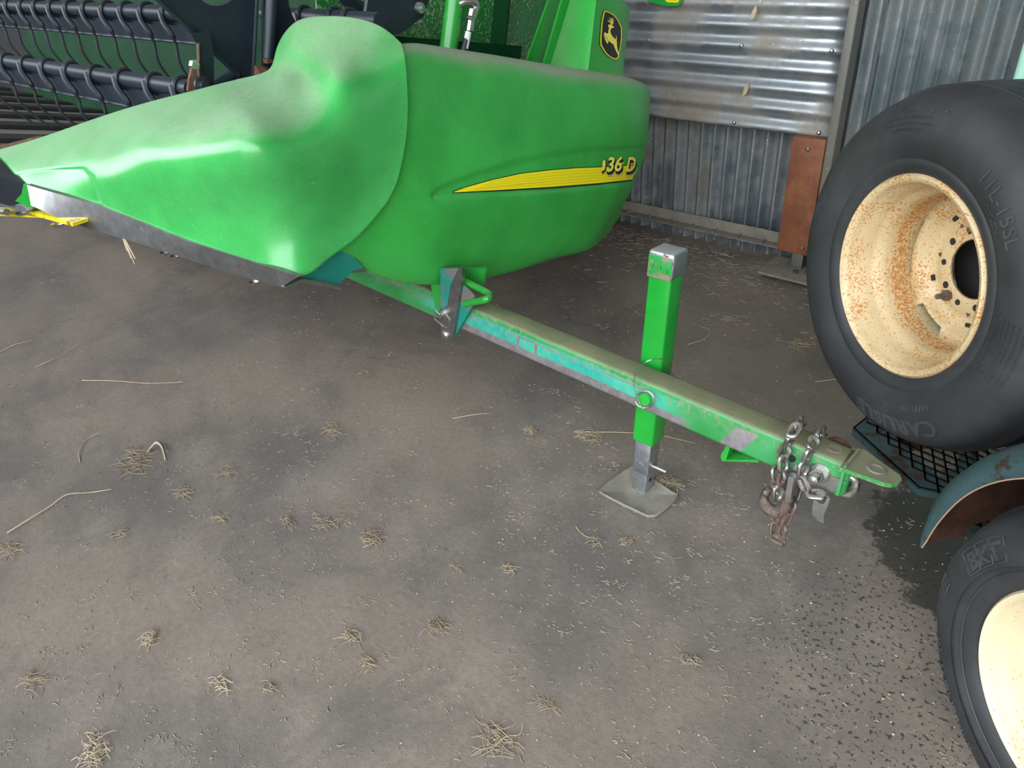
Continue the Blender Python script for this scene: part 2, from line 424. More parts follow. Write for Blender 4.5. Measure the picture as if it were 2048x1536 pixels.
# post
xb = P(1615, 530, 1, 2.98)[0]
px0 = P(1692, 60, 1, 2.96)
t = thing('steel_post', 'tall grey channel steel post dividing the corrugated back wall', 'post', (-.985, 2.98, 0))
mb = MB(); mb.box((-.992, 2.965, 2.12), (.030, .005, 4.2), bev=.002); mb.box((-1.006, 3.00, 2.12), (.004, .07, 4.2)); mb.box((-.978, 3.00, 2.12), (.004, .07, 4.2))
mb.build('channel', M['post'], t)
mb = MB(); mb.box((-1.03, 2.96, .045), (.30, .20, .012), bev=.003); mb.build('base_plate', M['dusty'], t)
mb = MB(); mb.box((-1.055, 3.0, .14), (.05, .06, .20), bev=.004); mb.box((-.985, 2.945, .10), (.03, .03, .12), bev=.008); mb.build('footing', M['post'], t)
for dx in (-.05, .03): mb = MB(); mb.lathe((-.99+dx, 2.93, .05), (0, 0, 1), [(.0001, .012), (.012, .012), (.012, 0)], 6); mb.build('anchor_bolt', M['rust'], t)
# board
a = P(1578, 268, 1, 2.99); b = P(1655, 275, 1, 2.99); c = P(1577, 500, 1, 2.99); d = P(1618, 508, 1, 2.99)
t = thing('wooden_board', 'red-brown painted board upright against the left side of the steel post', 'board', ((c[0]+d[0])/2, 2.99, c[2]))
mb = MB(); mb.box((-1.013-.0675, 2.985, (a[2]+c[2])/2), (.135, .035, a[2]-c[2]), bev=.004); mb.build('board', M['board'], t)
for (x, y) in ((1616, 298), (1604, 496)): q = P(x, y, 1, 2.965); mb = MB(); mb.lathe(q, (0, -1, 0), [(.0001, .008), (.007, .007), (.010, 0)], 12); mb.build('bolt', M['steel'], t)
# angle rail near the floor
t = thing('angle_rail', 'dusty steel angle rail running along the foot of the corrugated wall', 'rail', (-1.9, 3.1, .10))
mb = MB(); zr = .105; mb.box((-2.6, 3.122, zr), (3.05, .006, .052), bev=.001); mb.box((-2.6, 3.094, zr-.026), (3.05, .055, .004), bev=.001)
mb.build('rail', M['dusty'], t)
for k in range(26): mb = MB(); mb.box((-1.14-.122*k, 3.094, zr-.020), (.003, .05, .012)); mb.build('web', M['dusty'], t)
# sticker / small sign
t = thing('seed_sign', 'small green and yellow sign on the stained corrugated sheet, cut by the top edge', 'sign', P(1325, -10, 1, 3.0))
pts = [(1282, -30), (1284, -6), (1300, 4), (1320, 10), (1340, 13), (1356, 12), (1363, 6), (1366, -6), (1366, -30)]
mb = MB(); mb.prism([P(x, y, 1, 2.998) for x, y in pts], (0, .004, 0)); mb.build('plate', mat('sign_green', (.02, .33, .05), .4), t, smooth=False)
mb = MB(); mb.prism([P(x, y, 1, 2.995) for x, y in [(1330, -22), (1331, 2), (1335, 4.5), (1354, 5.5), (1358, 2), (1358, -22)]], (0, .0025, 0)); mb.build('number_patch', M['yellow'], t, smooth=False)
vs, fs = text_mesh('9000', .030); q0 = P(1344.5, 1.5, 1, 2.994); mb = MB(); mb.add([(q0[0]+v[0]*.8, 2.9935, q0[2]+v[1]) for v in vs], fs); mb.build('number', mat('sign_number', (.72, .5, .01), .5), t, smooth=False, fixn=False)
# pale green machine panel behind the big tyre
q = P(2040, 100, 1, 2.75)
t = thing('storage_cabinet', 'pale green painted metal cabinet just showing at the right edge behind the big tyre', 'cabinet', (q[0]+.32, 2.7, 0))
mb = MB(); mb.box((q[0]+.34, 2.78, .72), (.62, .45, 1.44), bev=.02); mb.build('body', M['pale_green'], t)
mb = MB(); mb.box((q[0]+.34, 2.55, .74), (.56, .012, 1.3), bev=.004); mb.build('door', M['pale_green'], t)
mb = MB(); mb.tube([(q[0]+.10, 2.53, .8), (q[0]+.10, 2.515, .82), (q[0]+.10, 2.515, .94), (q[0]+.10, 2.53, .96)], .006); mb.build('handle', M['steel'], t)

# ------------------------------------------------------------------ combine header
hdr = thing('harvester_header', 'large dusty green harvester header with black reel, filling the upper left', 'header', (-1.5, 1.4, 0))
A_ = V3(-2.29, .6, .935); B_ = P(590, 570, 0, -1.42)
nAB = unit([.2, -.87, 0])
def AB(px, py, lean=0., off=0.):
    return Pn(px, py, B_+nAB*off, nAB+V3(0, 0, lean))
X_ = lambda px, py, x=-1.43: P(px, py, 0, x)
Y_ = lambda px, py, y: P(px, py, 1, y)
ctrl = [
 [Y_(-15, 305, .655), Y_(2, 318, .632), Y_(16, 332, .618), Y_(30, 348, .607), AB(50, 369)],
 [Y_(85, 276, .725), Y_(88, 295, .690), Y_(95, 330, .655), Y_(105, 355, .645), AB(125, 393)],
 [Y_(180, 243, .81), Y_(182, 275, .745), Y_(185, 325, .705), Y_(195, 370, .69), AB(212, 417)],
 [Y_(285, 210, .88), Y_(290, 245, .80), Y_(295, 305, .74), Y_(300, 375, .727), AB(310, 457)],
 [Y_(385, 184, .95), Y_(392, 218, .865), Y_(402, 280, .795), Y_(405, 380, .770), AB(420, 495)],
 [Y_(480, 160, 1.03), Y_(490, 186, .955), Y_(496, 238, .885), Y_(515, 360, .828), AB(525, 529)],
 [Y_(540, 140, 1.08), Y_(552, 166, 1.00), Y_(562, 222, .945), X_(588, 380, -1.478), X_(604, 551, -1.424)],
 [Y_(556, 96, 1.13), Y_(588, 140, 1.075), X_(618, 205, -1.475), X_(642, 360, -1.446), X_(655, 519, -1.43)],
 [Y_(590, 48, 1.18), Y_(630, 110, 1.10), X_(656, 200, -1.458), X_(685, 340, -1.434), X_(702, 485)],
 [Y_(640, 35, 1.22), Y_(670, 90, 1.13), X_(700, 195, -1.438), X_(728, 310, -1.43), X_(748, 438)],
 [Y_(700, 37, 1.245), Y_(712, 80, 1.16), X_(738, 180, -1.435), X_(765, 280, -1.43), X_(785, 385)],
 [Y_(760, 55, 1.26), Y_(766, 85, 1.20), X_(778, 170, -1.433), X_(794, 245, -1.43), X_(803, 325)],
 [Y_(803, 90, 1.275), X_(810, 118, -1.445), X_(814, 170, -1.43), X_(815, 215, -1.43), X_(812, 270, -1.432)],
]
def tps(pts, vals, lam):
    """thin-plate sheet through scattered distances: keeps the moulding free of dents"""
    p = np.array(pts, float)/300.; n = len(p)
    r = np.hypot(p[:, None, 0]-p[None, :, 0], p[:, None, 1]-p[None, :, 1]); K = np.where(r > 0, r*r*np.log(r+1e-12), 0)+lam*np.eye(n)
    Q = np.c_[np.ones(n), p]; Am = np.block([[K, Q], [Q.T, np.zeros((3, 3))]]); w_ = np.linalg.solve(Am, np.r_[vals, 0, 0, 0])
    def f(x, y):
        x, y = x/300., y/300.; r = np.hypot(p[:, 0]-x, p[:, 1]-y)
        return float(np.where(r > 0, r*r*np.log(r+1e-12), 0) @ w_[:n]+w_[n]+w_[n+1]*x+w_[n+2]*y)
    return f
dist_ = lambda q: float(np.linalg.norm(q-CAM)/np.linalg.norm(ray(*proj(q))))
cons = []
for ci, c_ in enumerate(ctrl):
    for ri in ((0, 1, 2, 3, 4) if ci in (0, 12) else (0, 4)):
        cons.append(c_[ri])
for (x, y, yy) in ((185, 322, .705), (295, 296, .746), (400, 262, .800), (490, 226, .862), (392, 222, .872), (290, 250, .80), (490, 190, .955),
                   (560, 160, 1.03), (612, 150, 1.080), (640, 90, 1.150), (700, 80, 1.185), (590, 100, 1.12), (566, 215, .945), (665, 150, 1.066), (720, 130, 1.145)):
    cons.append(Y_(x, y, yy))
cons += [AB(220, 370), AB(310, 390, 0, -.004), AB(420, 430, 0, -.010), X_(745, 300, -1.434), X_(760, 170, -1.44)]
ppix = [proj(q) for q in cons]; fd = tps(ppix, [dist_(q) for q in cons], 1.2e-3)
def sheet(nu, nv):
    pc = [[proj(q) for q in c_] for c_ in ctrl]
    g2 = surf([[(a[0], a[1], 0) for a in c_] for c_ in pc], nu, nv)
    return np.array([[CAM+ray(a[0], a[1])*fd(a[0], a[1]) for a in r_] for r_ in g2])
def px_step(g, poly, depth, width, inward):
    """sink the part of the sheet that lies inside a pixel outline"""
    P2 = np.array(poly, float)
    for i in range(g.shape[0]):
        for j in range(g.shape[1]):
            p = proj(g[i, j]); x, y = p; ins = False; dm = 1e9
            for k in range(len(P2)):
                a, b = P2[k], P2[(k+1) % len(P2)]
                if (a[1] > y) != (b[1] > y) and x < (b[0]-a[0])*(y-a[1])/(b[1]-a[1])+a[0]: ins = not ins
                e = b-a; tt = min(1, max(0, ((p-a) @ e)/(e @ e))); dm = min(dm, np.hypot(*(p-a-e*tt)))
            w = min(1, dm/width)*.5; w = .5+w if ins else .5-w
            g[i, j] = g[i, j]+np.array(inward)*depth*(w*w*(3-2*w))
mbf = MB()
G2 = sheet(16, 24)
px_step(G2, [(30, 352), (60, 344), (120, 338), (168, 336), (184, 352), (196, 385), (212, 424), (120, 460), (0, 390)], .006, 5, -nAB)
# wrapped-over back edge gives the moulding its depth
back1 = G2[0]+V3(-.035, .03, -.02); back2 = G2[0]+V3(-.05, .05, -.16)
mbf.grid([list(r) for r in [back2, back1]+list(G2)])
frontbvh = bvh_of(mbf)
div = mbf.build('divider_shield', M['green'], hdr, angle=60); md = div.modifiers.new('thick', 'SOLIDIFY'); md.thickness = .006; md.offset = 0
div['label'] = 'pointed green front divider moulding with a rounded hump'
# nose
t0 = [Y_(-15, 305, .655), Y_(2, 318, .632), Y_(16, 332, .618), Y_(30, 348, .607), AB(50, 369), AB(46, 385), AB(35, 402), AB(20, 413), AB(-20, 402)]
nose = []
for k in range(6):
    s_ = k/5; w_ = math.sqrt(max(0, 1-s_**2.2)); tip = V3(-2.66, .50, .985)
    cen = np.mean(t0, axis=0)*(1-s_)+tip*s_; nose.append([cen+(p-np.mean(t0, axis=0))*max(w_, .02)-nAB*.002 for p in t0]+[cen+(t0[0]-np.mean(t0, axis=0))*max(w_, .02)])
mb = MB(); mb.grid(nose); mb.build('divider_nose', M['black_plastic'], hdr, angle=60)['label'] = 'black plastic tip of the divider'
# wear strip
def strip_pts(line, off): return [AB(x, y, 0, off) for x, y in line]
top = [(54, 370), (212, 417), (359, 476), (478, 515), (598, 553)]; bot = [(62, 411), (150, 448), (284, 489), (448, 542), (563, 574)]
topd = catmull([V3(*p, 0) for p in top], 6); botd = catmull([V3(*p, 0) for p in bot], 6)
tp = [AB(p[0], p[1], 0, .008) for p in topd]; bt = [AB(p[0], p[1], -.25, .008)+0*nAB for p in botd]
mb = MB()
inn = [p-nAB*.05+V3(0, 0, -.008) for p in bt]; tin = [p-nAB*.012 for p in tp]
mb.grid([tin, tp, bt, inn]); st = mb.build('wear_strip', M['bare'], hdr, angle=30); st['label'] = 'scuffed bare steel wear strip along the divider foot'
# green patch by the nose
mb = MB(); mb.prism([AB(x, y, 0, .004) for x, y in [(47, 368), (56, 371), (56, 385), (60, 402), (70, 414), (64, 417), (30, 402), (43, 388)]], -nAB*.02); mb.build('strip_end', M['green_steel'], hdr, smooth=False)
for (x, y) in ((328, 502), (349, 509), (507, 561)): mb = MB(); mb.lathe(AB(x, y-1, 0, -.015)+V3(0, 0, -.004), (0, 0, -1), [(.0001, .007), (.008, .006), (.012, 0)], 14); mb.build('rivet', M['steel'], hdr)
# foot bracket
br = [(600, 551), (645, 524), (690, 494), (706, 512), (727, 536), (707, 541), (676, 568), (640, 560), (600, 549)]
mb = MB(); mb.prism([X_(x, y, -1.46) for x, y in [(585, 560), (645, 520), (690, 490), (704, 510), (727, 536), (707, 541), (677, 569), (640, 560)]], (-.008, 0, 0)); mb.build('foot_bracket', M['teal'], hdr, smooth=False)['label'] = 'teal worn steel bracket under the divider corner'
mb = MB(); fl = [X_(x, y, -1.455) for x, y in [(562, 572), (585, 571), (600, 563), (640, 571), (678, 579), (678, 572), (640, 562), (600, 555), (585, 561)]]
mb.prism(fl, (.012, 0, 0)); mb.build('bracket_lip', M['bare'], hdr, smooth=False)
mb = MB(); mb.prism([X_(x, y, -1.475) for x, y in [(690, 492), (735, 545), (700, 545), (664, 525), (664, 510)]], (-.02, 0, 0)); mb.build('skid_rail', M['bare'], hdr, smooth=False)
# rear side shield
XS = -1.45
c2 = [
 [X_(800, 97, -1.57), X_(800, 125, XS), X_(792, 320, XS), X_(755, 415, XS), X_(686, 488, XS), X_(690, 500, -1.50)],
 [X_(838, 98, -1.57), X_(836, 124, -1.465), X_(822, 330, XS+.004), X_(792, 440, XS+.002), X_(728, 522, -1.47), X_(736, 532, -1.52)],
 [X_(900, 105, -1.57), X_(898, 132, -1.468), X_(888, 330, XS+.010), X_(868, 460, XS+.006), X_(800, 549, -1.48), X_(812, 558, -1.54)],
 [X_(985, 117, -1.57), X_(984, 144, -1.468), X_(978, 330, XS+.014), X_(965, 450, XS+.006), X_(905, 552, -1.485), X_(914, 559, -1.55)],
 [X_(1080, 132, -1.57), X_(1080, 158, -1.468), X_(1075, 325, XS+.014), X_(1065, 430, XS+.004), X_(1030, 528, -1.485), X_(1036, 534, -1.55)],
 [X_(1170, 144, -1.57), X_(1170, 170, -1.468), X_(1160, 315, XS+.010), X_(1145, 410, XS), X_(1118, 501, -1.485), X_(1124, 508, -1.55)],
 [X_(1235, 151, -1.57), X_(1236, 180, -1.47), X_(1225, 305, XS+.004), X_(1205, 390, -1.455), X_(1182, 482, -1.49), X_(1188, 490, -1.55)],
 [X_(1280, 166, -1.565), X_(1280, 190, -1.48), X_(1266, 300, -1.462), X_(1245, 370, -1.468), X_(1218, 440, -1.50), X_(1224, 452, -1.55)],
 [X_(1298, 180, -1.56), X_(1299, 200, -1.52), X_(1291, 300, -1.50), X_(1268, 367, -1.505), X_(1240, 418, -1.53), X_(1244, 424, -1.56)],
]
GL = surf(c2, 22, 26)
leaf = [(862, 391), (870, 382), (900, 366), (960, 345), (1040, 322), (1110, 307), (1180, 299), (1270, 293), (1300, 293), (1300, 366), (1200, 374), (1100, 384), (1000, 390), (900, 396), (866, 396)]
px_step(GL, leaf, .007, 5, (-1, 0, 0))
bk = [GL[:, -1]+V3(-.04, -.02, 0), GL[:, -1]+V3(-.10, -.08, 0)]
GLl = np.concatenate([GL, bk[0][:, None], bk[1][:, None]], 1)
topb = [GLl[0]+V3(-.05, 0, .004), GLl[0]+V3(-.12, 0, -.01)]; botb = [GLl[-1]+V3(-.06, 0, .01)]
mbl = MB(); mbl.grid([list(r) for r in [topb[1], topb[0]]+list(GLl)+botb]); lobebvh = bvh_of(mbl)
lobe = mbl.build('side_shield', M['green_lobe'], hdr, angle=60); md = lobe.modifiers.new('thick', 'SOLIDIFY'); md.thickness = .006; md.offset = 0
lobe['label'] = 'broad green side shield with a yellow stripe'
# yellow stripe
def leafcurve(o=0., f=0.):
    upper = [(905, 383), (930, 374), (980, 360), (1040, 347), (1100, 340), (1150, 336), (1200, 334), (1270, 330)]
    lower = [(1262, 358), (1200, 365), (1100, 373), (1000, 379), (905, 384)]
    return upper, lower
up, lo = leafcurve()
upb = [(x-(2 if i == 0 else 0), y-1.4) for i, (x, y) in enumerate(up)]; lob = [(1262, 361), (1200, 368.5), (1100, 376.5), (1000, 382), (903, 386)]
decal(upb+lob, lobebvh, .0012, 'stripe_outline', M['ink'], lobe)
decal(up+lo, lobebvh, .0020, 'yellow_stripe', M['yellow'], lobe)
for k in range(1, 6):                                   # fine lighter lines
    f = k/6; n = 22; a = []; b = []
    for q in range(n):
        x = 925+(60*(1-f))+ (1255-925-60*(1-f))*q/(n-1)
        yu_ = np.interp(x, [p[0] for p in up], [p[1] for p in up]); yl = np.interp(x, [p[0] for p in lo[::-1]], [p[1] for p in lo[::-1]])
        y = yu_+(yl-yu_)*f; a.append((x, y-.55)); b.append((x, y+.55))
    decal(a+b[::-1], lobebvh, .0026, 'stripe_line', mat('stripe_line', (.80, .62, .01), .4) if k == 1 else bpy.data.materials['stripe_line'], lobe)
def lettering(s, x0, y0, size, dx, dy, off, name, m, bold=0., sh=.18, squeeze=.8):
    vs, fs = text_mesh(s, size, bold)
    mb = MB(); pts = []
    for v in vs:
        X = v[0]*squeeze+v[1]*sh; Y = -v[1]
        pts.append(cast(lobebvh, x0+dx+X, y0+dy+Y-X*.06, off+.0032))
    if any(p is None for p in pts): return
    mb.add(pts, fs); return mb.build(name, m, lobe, smooth=False, fixn=False)
for s, x0, sq in (('36', 1223, .80), ('D', 1256, .62)):
    for k, (dx, dy, off, m, bd) in enumerate(((3.5, 10, .0032, 'decal_tan', 1.2), (2.5, 5, .0040, 'ink', 2.0), (1.2, 2.5, .0044, 'ink', 2.0), (0, 0, .0048, 'decal_white', 2.0), (0, 0, .0054, 'yellow_hi', 1.0))):
        if m == 'decal_white': continue
        lettering(s, x0, 341, 39, dx, dy, off, 'model_number', M[m], bd, squeeze=sq)
decal([(1201, 321), (1206, 319), (1207, 326), (1205, 338), (1200, 342)], lobebvh, .0056, 'model_number', M['yellow_hi'], lobe)
decal([(1206, 320), (1210, 322), (1208, 340), (1202, 348), (1199, 343), (1204, 338)], lobebvh, .0050, 'model_number', M['ink'], lobe)
# end cover with the badge
pv = lambda x, y, X: P(x, y, 0, X)
XE = -1.535
fr = [pv(1170, 152, XE), pv(1180, 70, XE), pv(1188, 0, XE), pv(1196, -70, XE)]
rt = [pv(1255, 152, XE-.01), pv(1254, 125, XE-.01), pv(1265, 30, XE-.01), pv(1262, 12, XE-.01), pv(1250, -2, XE-.01), pv(1244, -70, XE-.01)]
rtg = catmull(rt, 4); m_ = len(rtg)
frg = [fr[0]+(fr[-1]-fr[0])*k/(m_-1) for k in range(m_)]
lf = [pv(1100, 140, XE-.17)+(pv(1162, -70, XE-.17)-pv(1100, 140, XE-.17))*k/(m_-1) for k in range(m_)]
mb = MB(); rows = []
for a, b, c in zip(lf, frg, rtg):
    bk_ = c+V3(-.10, .02, 0)
    rows.append([a+V3(-.05, .05, 0), a, a*.6+b*.4, a*.15+b*.85+V3(.000, 0, 0), b*.96+c*.04+V3(.003, 0, 0), b*.5+c*.5+V3(.004, 0, 0), b*.08+c*.92, c+V3(-.012, 0, 0), bk_])
mb.grid(rows); endbvh = bvh_of(mb)
ec = mb.build('end_cover', M['green_lobe'], hdr, angle=50); ec['label'] = 'upright green end cover with a leaping deer badge'
bd_o = [(1206, 19), (1217, 22), (1227, 28), (1236, 38), (1244, 54), (1244, 62), (1244, 78), (1241, 98), (1236, 118), (1231, 121), (1222, 118), (1212, 111), (1205, 102), (1198, 90), (1198, 78), (1199, 62), (1201, 40)]
cxb, cyb = 1221, 70
sc = lambda f, g: [(cxb+(x-cxb)*f, cyb+(y-cyb)*g) for x, y in bd_o]
decal(bd_o, endbvh, .0015, 'badge', M['ink'], ec, 10)
decal(sc(.945, .972), endbvh, .0024, 'badge_rim', M['yellow'], ec, 10)
decal(sc(.84, .92), endbvh, .0032, 'badge_field', M['ink'], ec, 10)
Z = lambda L: [(1150+x*250/1280, y*300/1536) for x, y in L]
deer = Z([(326, 256), (348, 250), (370, 262), (390, 272), (384, 284), (364, 288), (352, 305), (354, 335), (366, 362), (385, 385), (405, 402), (420, 425), (418, 455), (424, 500), (438, 545), (444, 575), (440, 592), (428, 560), (408, 520), (390, 480), (384, 455), (360, 440), (338, 418), (322, 395), (312, 370), (300, 358), (296, 372), (308, 405), (326, 444), (318, 448), (300, 412), (287, 368), (285, 340), (296, 330), (320, 345), (330, 335), (330, 315), (338, 290)])
decal(deer, endbvh, .0042, 'badge_deer', M['yellow_hi'], ec, 8)
for L in ([(352, 252), (362, 225), (358, 185), (366, 186), (372, 225), (364, 256)], [(366, 250), (376, 225), (372, 182), (380, 186), (384, 228), (372, 256)], [(355, 240), (340, 225), (322, 212), (324, 206), (344, 216), (360, 232)], [(360, 225), (346, 205), (340, 182), (346, 180), (353, 202), (366, 222)], [(405, 408), (410, 380), (406, 356), (416, 375), (418, 410)]):
    decal(Z(L), endbvh, .0042, 'badge_deer', M['yellow_hi'], ec, 8)
# gusset blades
for i, (L, X0) in enumerate((([(1112, -40), (1056, 117), (1056, 140), (1076, 142), (1150, -40)], -1.80), ([(1136, -40), (1089, 123), (1089, 142), (1104, 145), (1166, -40)], -1.72))):
    mb = MB(); mb.prism([pv(x, y, X0) for x, y in L], (-.008, 0, 0)); mb.build('gusset_blade', M['green_steel'], hdr, smooth=False)
# end sheets
mb = MB(); mb.prism([pv(x, y, -2.02) for x, y in [(620, -160), (640, 90), (1060, 175), (1125, 90), (1160, -160)]], (-.006, 0, 0)); o = mb.build('end_sheet', M['green_speck'], hdr, smooth=False); o['label'] = 'dark green end sheet speckled with chaff'
mb = MB(); mb.prism([pv(x, y, -1.86) for x, y in [(790, 72), (1044, 92), (1036, 160), (790, 150)]], (-.10, 0, 0)); mb.build('cross_box', M['green_shaded'], hdr, smooth=False)
# hydraulic cylinder with hose
p0, p1 = pv(888, 160, -1.72), pv(918, -60, -1.72)
mb = MB(); mb.tube([p0, p1], .027, 24); cyl = mb.build('hydraulic_cylinder', M['green_steel'], hdr)
mb = MB(); a0 = pv(918, 8, -1.70); mb.tube(catmull([a0, pv(930, 3, -1.69), pv(946, 4, -1.68), pv(952, 12, -1.68), pv(947, 28, -1.68), pv(943, 36, -1.68)], 5), .0115, 12)
mb.tube([pv(946, 20, -1.68), pv(943, 34, -1.68)], .014, 8); mb.tube([pv(943, 36, -1.68), pv(939, 62, -1.68)], .0115, 8); mb.tube([pv(939, 42, -1.68), pv(941, 38, -1.68)], .0135, 6)
mb.build('hose_fitting', M['steel'], cyl)
mb = MB(); mb.tube([pv(937, 64, -1.68), pv(930, 97, -1.68)], .0095, 10); mb.build('hose_label', M['paper'], cyl)
mb = MB(); mb.tube([pv(939, 60, -1.68), pv(928, 98, -1.68), pv(917, 170, -1.68)], .009, 10); mb.build('hose', M['hose'], cyl)
# back sheet and deck
mb = MB(); y0 = .56
mb.prism([H(-6.75, y0, .28), H(-1.95, y0, .28), H(-1.95, y0+.02, 1.6), H(-6.25, y0+.02, 1.6), H(-6.55, y0, .9)], HY*.01); mb.build('back_sheet', M['green_shaded'], hdr, smooth=False)
mb = MB(); mb.prism([H(-9.5, .75, .2), H(-6.6, .75, .2), H(-6.2, .75, 1.6), H(-9.5, .75, 1.6)], HY*.01); mb.build('feeder_opening_shade', M['dark'], hdr, smooth=False)  # dark sheet painting in the shade of the centre opening
mb = MB(); dk = lambda x, y, z: H(x, y, z)
mb.prism([dk(-9.5, -.72, .285), dk(-1.75, -.72, .285), dk(-1.75, .56, .285), dk(-9.5, .56, .285)], -HN*.02); deck = mb.build('draper_belt', M['canvas'], hdr, smooth=False)
d0 = Pn(100, 215, H(0, 0, .3), HN); d1 = Pn(100, 231, H(0, 0, .3), HN); pitch = abs(d1[0]-d0[0])
k = 0; xx = d1[0]-pitch*14
while xx < -2.9 and k < 60:
    mb = MB(); c_ = H(xx, -.08, .296); mb.box(c_, (pitch*.33, 1.22, .02), (V3(1, 0, 0), HY, HN), bev=.004); mb.build('slat', M['dark'], deck, smooth=False)
    sp = pitch; xx += sp; k += 1
# knife guard end
mb = MB(); mb.prism([Y_(x, y, .60) for x, y in [(51, 417), (55, 420), (145, 446), (146, 453), (142, 452), (70, 432), (52, 423)]], (0, .04, 0)); mb.build('knife_guard', M['yellow_paint'], hdr, smooth=False)
mb = MB(); mb.prism([Y_(x, y, .63) for x, y in [(-60, 421), (0, 426), (85, 434), (160, 449), (85, 436), (0, 432), (-60, 430)]], (0, .05, 0)); mb.build('cutter_bar', M['yellow_paint'], hdr, smooth=False)
mb = MB(); mb.prism([Y_(x, y, .585) for x, y in [(-40, 385), (0, 399), (45, 412), (56, 421), (50, 425), (40, 423), (0, 411), (-40, 402)]], (0, .03, 0)); mb.build('knife_head', M['galv'], hdr, smooth=False)
mb = MB(); mb.tube([Y_(-30, 418, .59), Y_(14, 424, .59)], .010, 10); mb.lathe(Y_(42, 425, .60), (0, 0, -1), [(.0001, .008), (.012, .006), (.016, 0)], 14); mb.lathe(Y_(115, 447, .60), (0, 0, -1), [(.0001, .010), (.012, .008), (.018, 0)], 14)
mb.build('knife_bolt', M['steel'], hdr)
mb = MB(); mb.prism([Y_(x, y, .74) for x, y in [(-60, 305), (0, 291), (60, 276), (66, 279), (0, 299), (-60, 316)]], (0, .03, 0)); mb.build('divider_edge', M['rust'], hdr, smooth=False)
# reel
def reel_bar(pa, pb, Yb, rad, xs_px, tl, tine_r, seed, names=True):
    a = Y_(*pa, Yb); b = Y_(*pb, Yb); e = unit(b-a)
    mb = MB(); mb.tube([a, b], rad, 20); bar = mb.build('reel_bar', M['black'], hdr)
    # flat tine carrier strip below the tube, with lip
    mb = MB(); z0 = a[2]
    mb.prism([a+V3(0, -.004, -rad*.6), b+V3(0, -.004, -rad*.6), b+V3(0, -.004, -rad*3.4), a+V3(0, -.004, -rad*3.4)], (0, .006, 0))
    mb.tube([a+V3(0, -.01, -rad*3.4), b+V3(0, -.01, -rad*3.4)], rad*.22, 8); mb.build('tine_carrier', M['black'], bar)
    for x in xs_px:
        # find the point of the bar under this pixel column
        lo_, hi_ = 0., 1.
        for _ in range(40):
            mid = (lo_+hi_)/2
            if proj(a+(b-a)*mid)[0] < x: lo_ = mid
            else: hi_ = mid
        p = a+(b-a)*lo_
        mb = MB()
        ring = [p+rad*1.18*(math.cos(q)*V3(0, 1, 0)+math.sin(q)*V3(0, 0, 1)) for q in np.linspace(0, 2*math.pi, 17)[:-1]]
        mb.tube(ring, rad*.28, 6, closed=True)
        s0 = p+V3(0, -rad*1.15, rad*.1)
        path = catmull([s0+V3(-.006, 0, rad*.4), s0+V3(.006, -.006, -rad*.9), s0+V3(.030, -.004, -rad*2.2), s0+V3(.034, .000, -rad*3.6), s0+V3(.036, -.004, -tl*.55), s0+V3(.050, .035, -tl*.85), s0+V3(.060, .065, -tl)], 4)
        nn = len(path); mb.tube(path, [tine_r*(1.7 if i < nn*.42 else 1.25-.6*(i/nn)) for i in range(nn)], 7)
        mb.build('tine', M['black_plastic'], bar)
    return a, b
reel_bar((-60, 111.5), (384, 178), .99, .0225, [-22, 17, 57, 99, 145, 195, 250, 311, 366], .245, .0055, 1)
reel_bar((-60, 8), (430, 31), 1.32, .025, [-28, 0, 25, 53, 81, 112, 145, 180, 218, 256, 296, 340, 386], .30, .0055, 2)
reel_bar((530, 28), (760, 43), 1.38, .022, [610, 670, 700], .20, .0055, 3)
# reel end parts
XR = -1.98
hole = [(433+44*math.cos(q), -32+44*math.sin(q)) for q in np.linspace(math.pi*1.0, 0, 13)]
plate = [(300, -12), (480, 157), (508, 150), (519, -32)]+hole[::-1]+[(389, -32), (280, -32)]
plate = [(280, -32), (480, 158), (508, 152), (519, -32)]+hole[::-1]
mb = MB(); mb.prism([pv(x, y, XR) for x, y in plate], (-.010, 0, 0)); rp = mb.build('reel_arm_plate', M['black'], hdr, smooth=False)
mb = MB(); mb.tube([pv(300, -14, XR+.01), pv(478, 150, XR+.01)], .006, 8); mb.tube([pv(515, -20, XR+.006), pv(506, 150, XR+.006)], .005, 8); mb.build('plate_edge', M['black'], rp)
pl2 = [(527, -40), (573, -40), (578, 10), (584, 30), (598, 55), (560, 170), (527, 160)]
mb = MB(); mb.prism([pv(x, y, -1.95) for x, y in pl2], (-.010, 0, 0)); a2 = mb.build('reel_arm_plate', M['black'], hdr, smooth=False)
mb = MB(); mb.tube([pv(546, -30, -1.925), pv(536, 118, -1.925)], .017, 16); mb.build('lift_rod', M['black'], a2)
mb = MB(); mb.tube([pv(511, 136, -1.93), pv(534, 139, -1.93)], .007, 8); mb.tube([pv(515, 150, -1.92), pv(530, 148, -1.92)], .016, 14); mb.box(pv(540, 120, -1.92), (.02, .03, .012)); mb.build('rod_foot', M['rust'], a2)
pl3 = [(742, -40), (732, 25), (722, 42), (740, 75), (800, 68), (846, 34), (862, -10), (866, -40)]
mb = MB(); mb.prism([pv(x, y, -1.80) for x, y in pl3], (-.012, 0, 0)); a3 = mb.build('reel_arm_plate', M['black'], hdr, smooth=False)
mb = MB(); q = pv(837, 16, -1.80); mb.lathe(q, (1, 0, 0), [(.0001, .014), (.0145, .014), (.0155, .010), (.0155, 0)], 24); mb.lathe(q, (1, 0, 0), [(.0001, .018), (.006, .017), (.007, .012)], 12); mb.build('pivot_bolt', M['galv'], a3)
mb = MB(); mb.tube([pv(676, -25, -1.95), pv(732, 34, -1.95)], .024, 18); mb.build('reel_arm', M['black'], hdr)
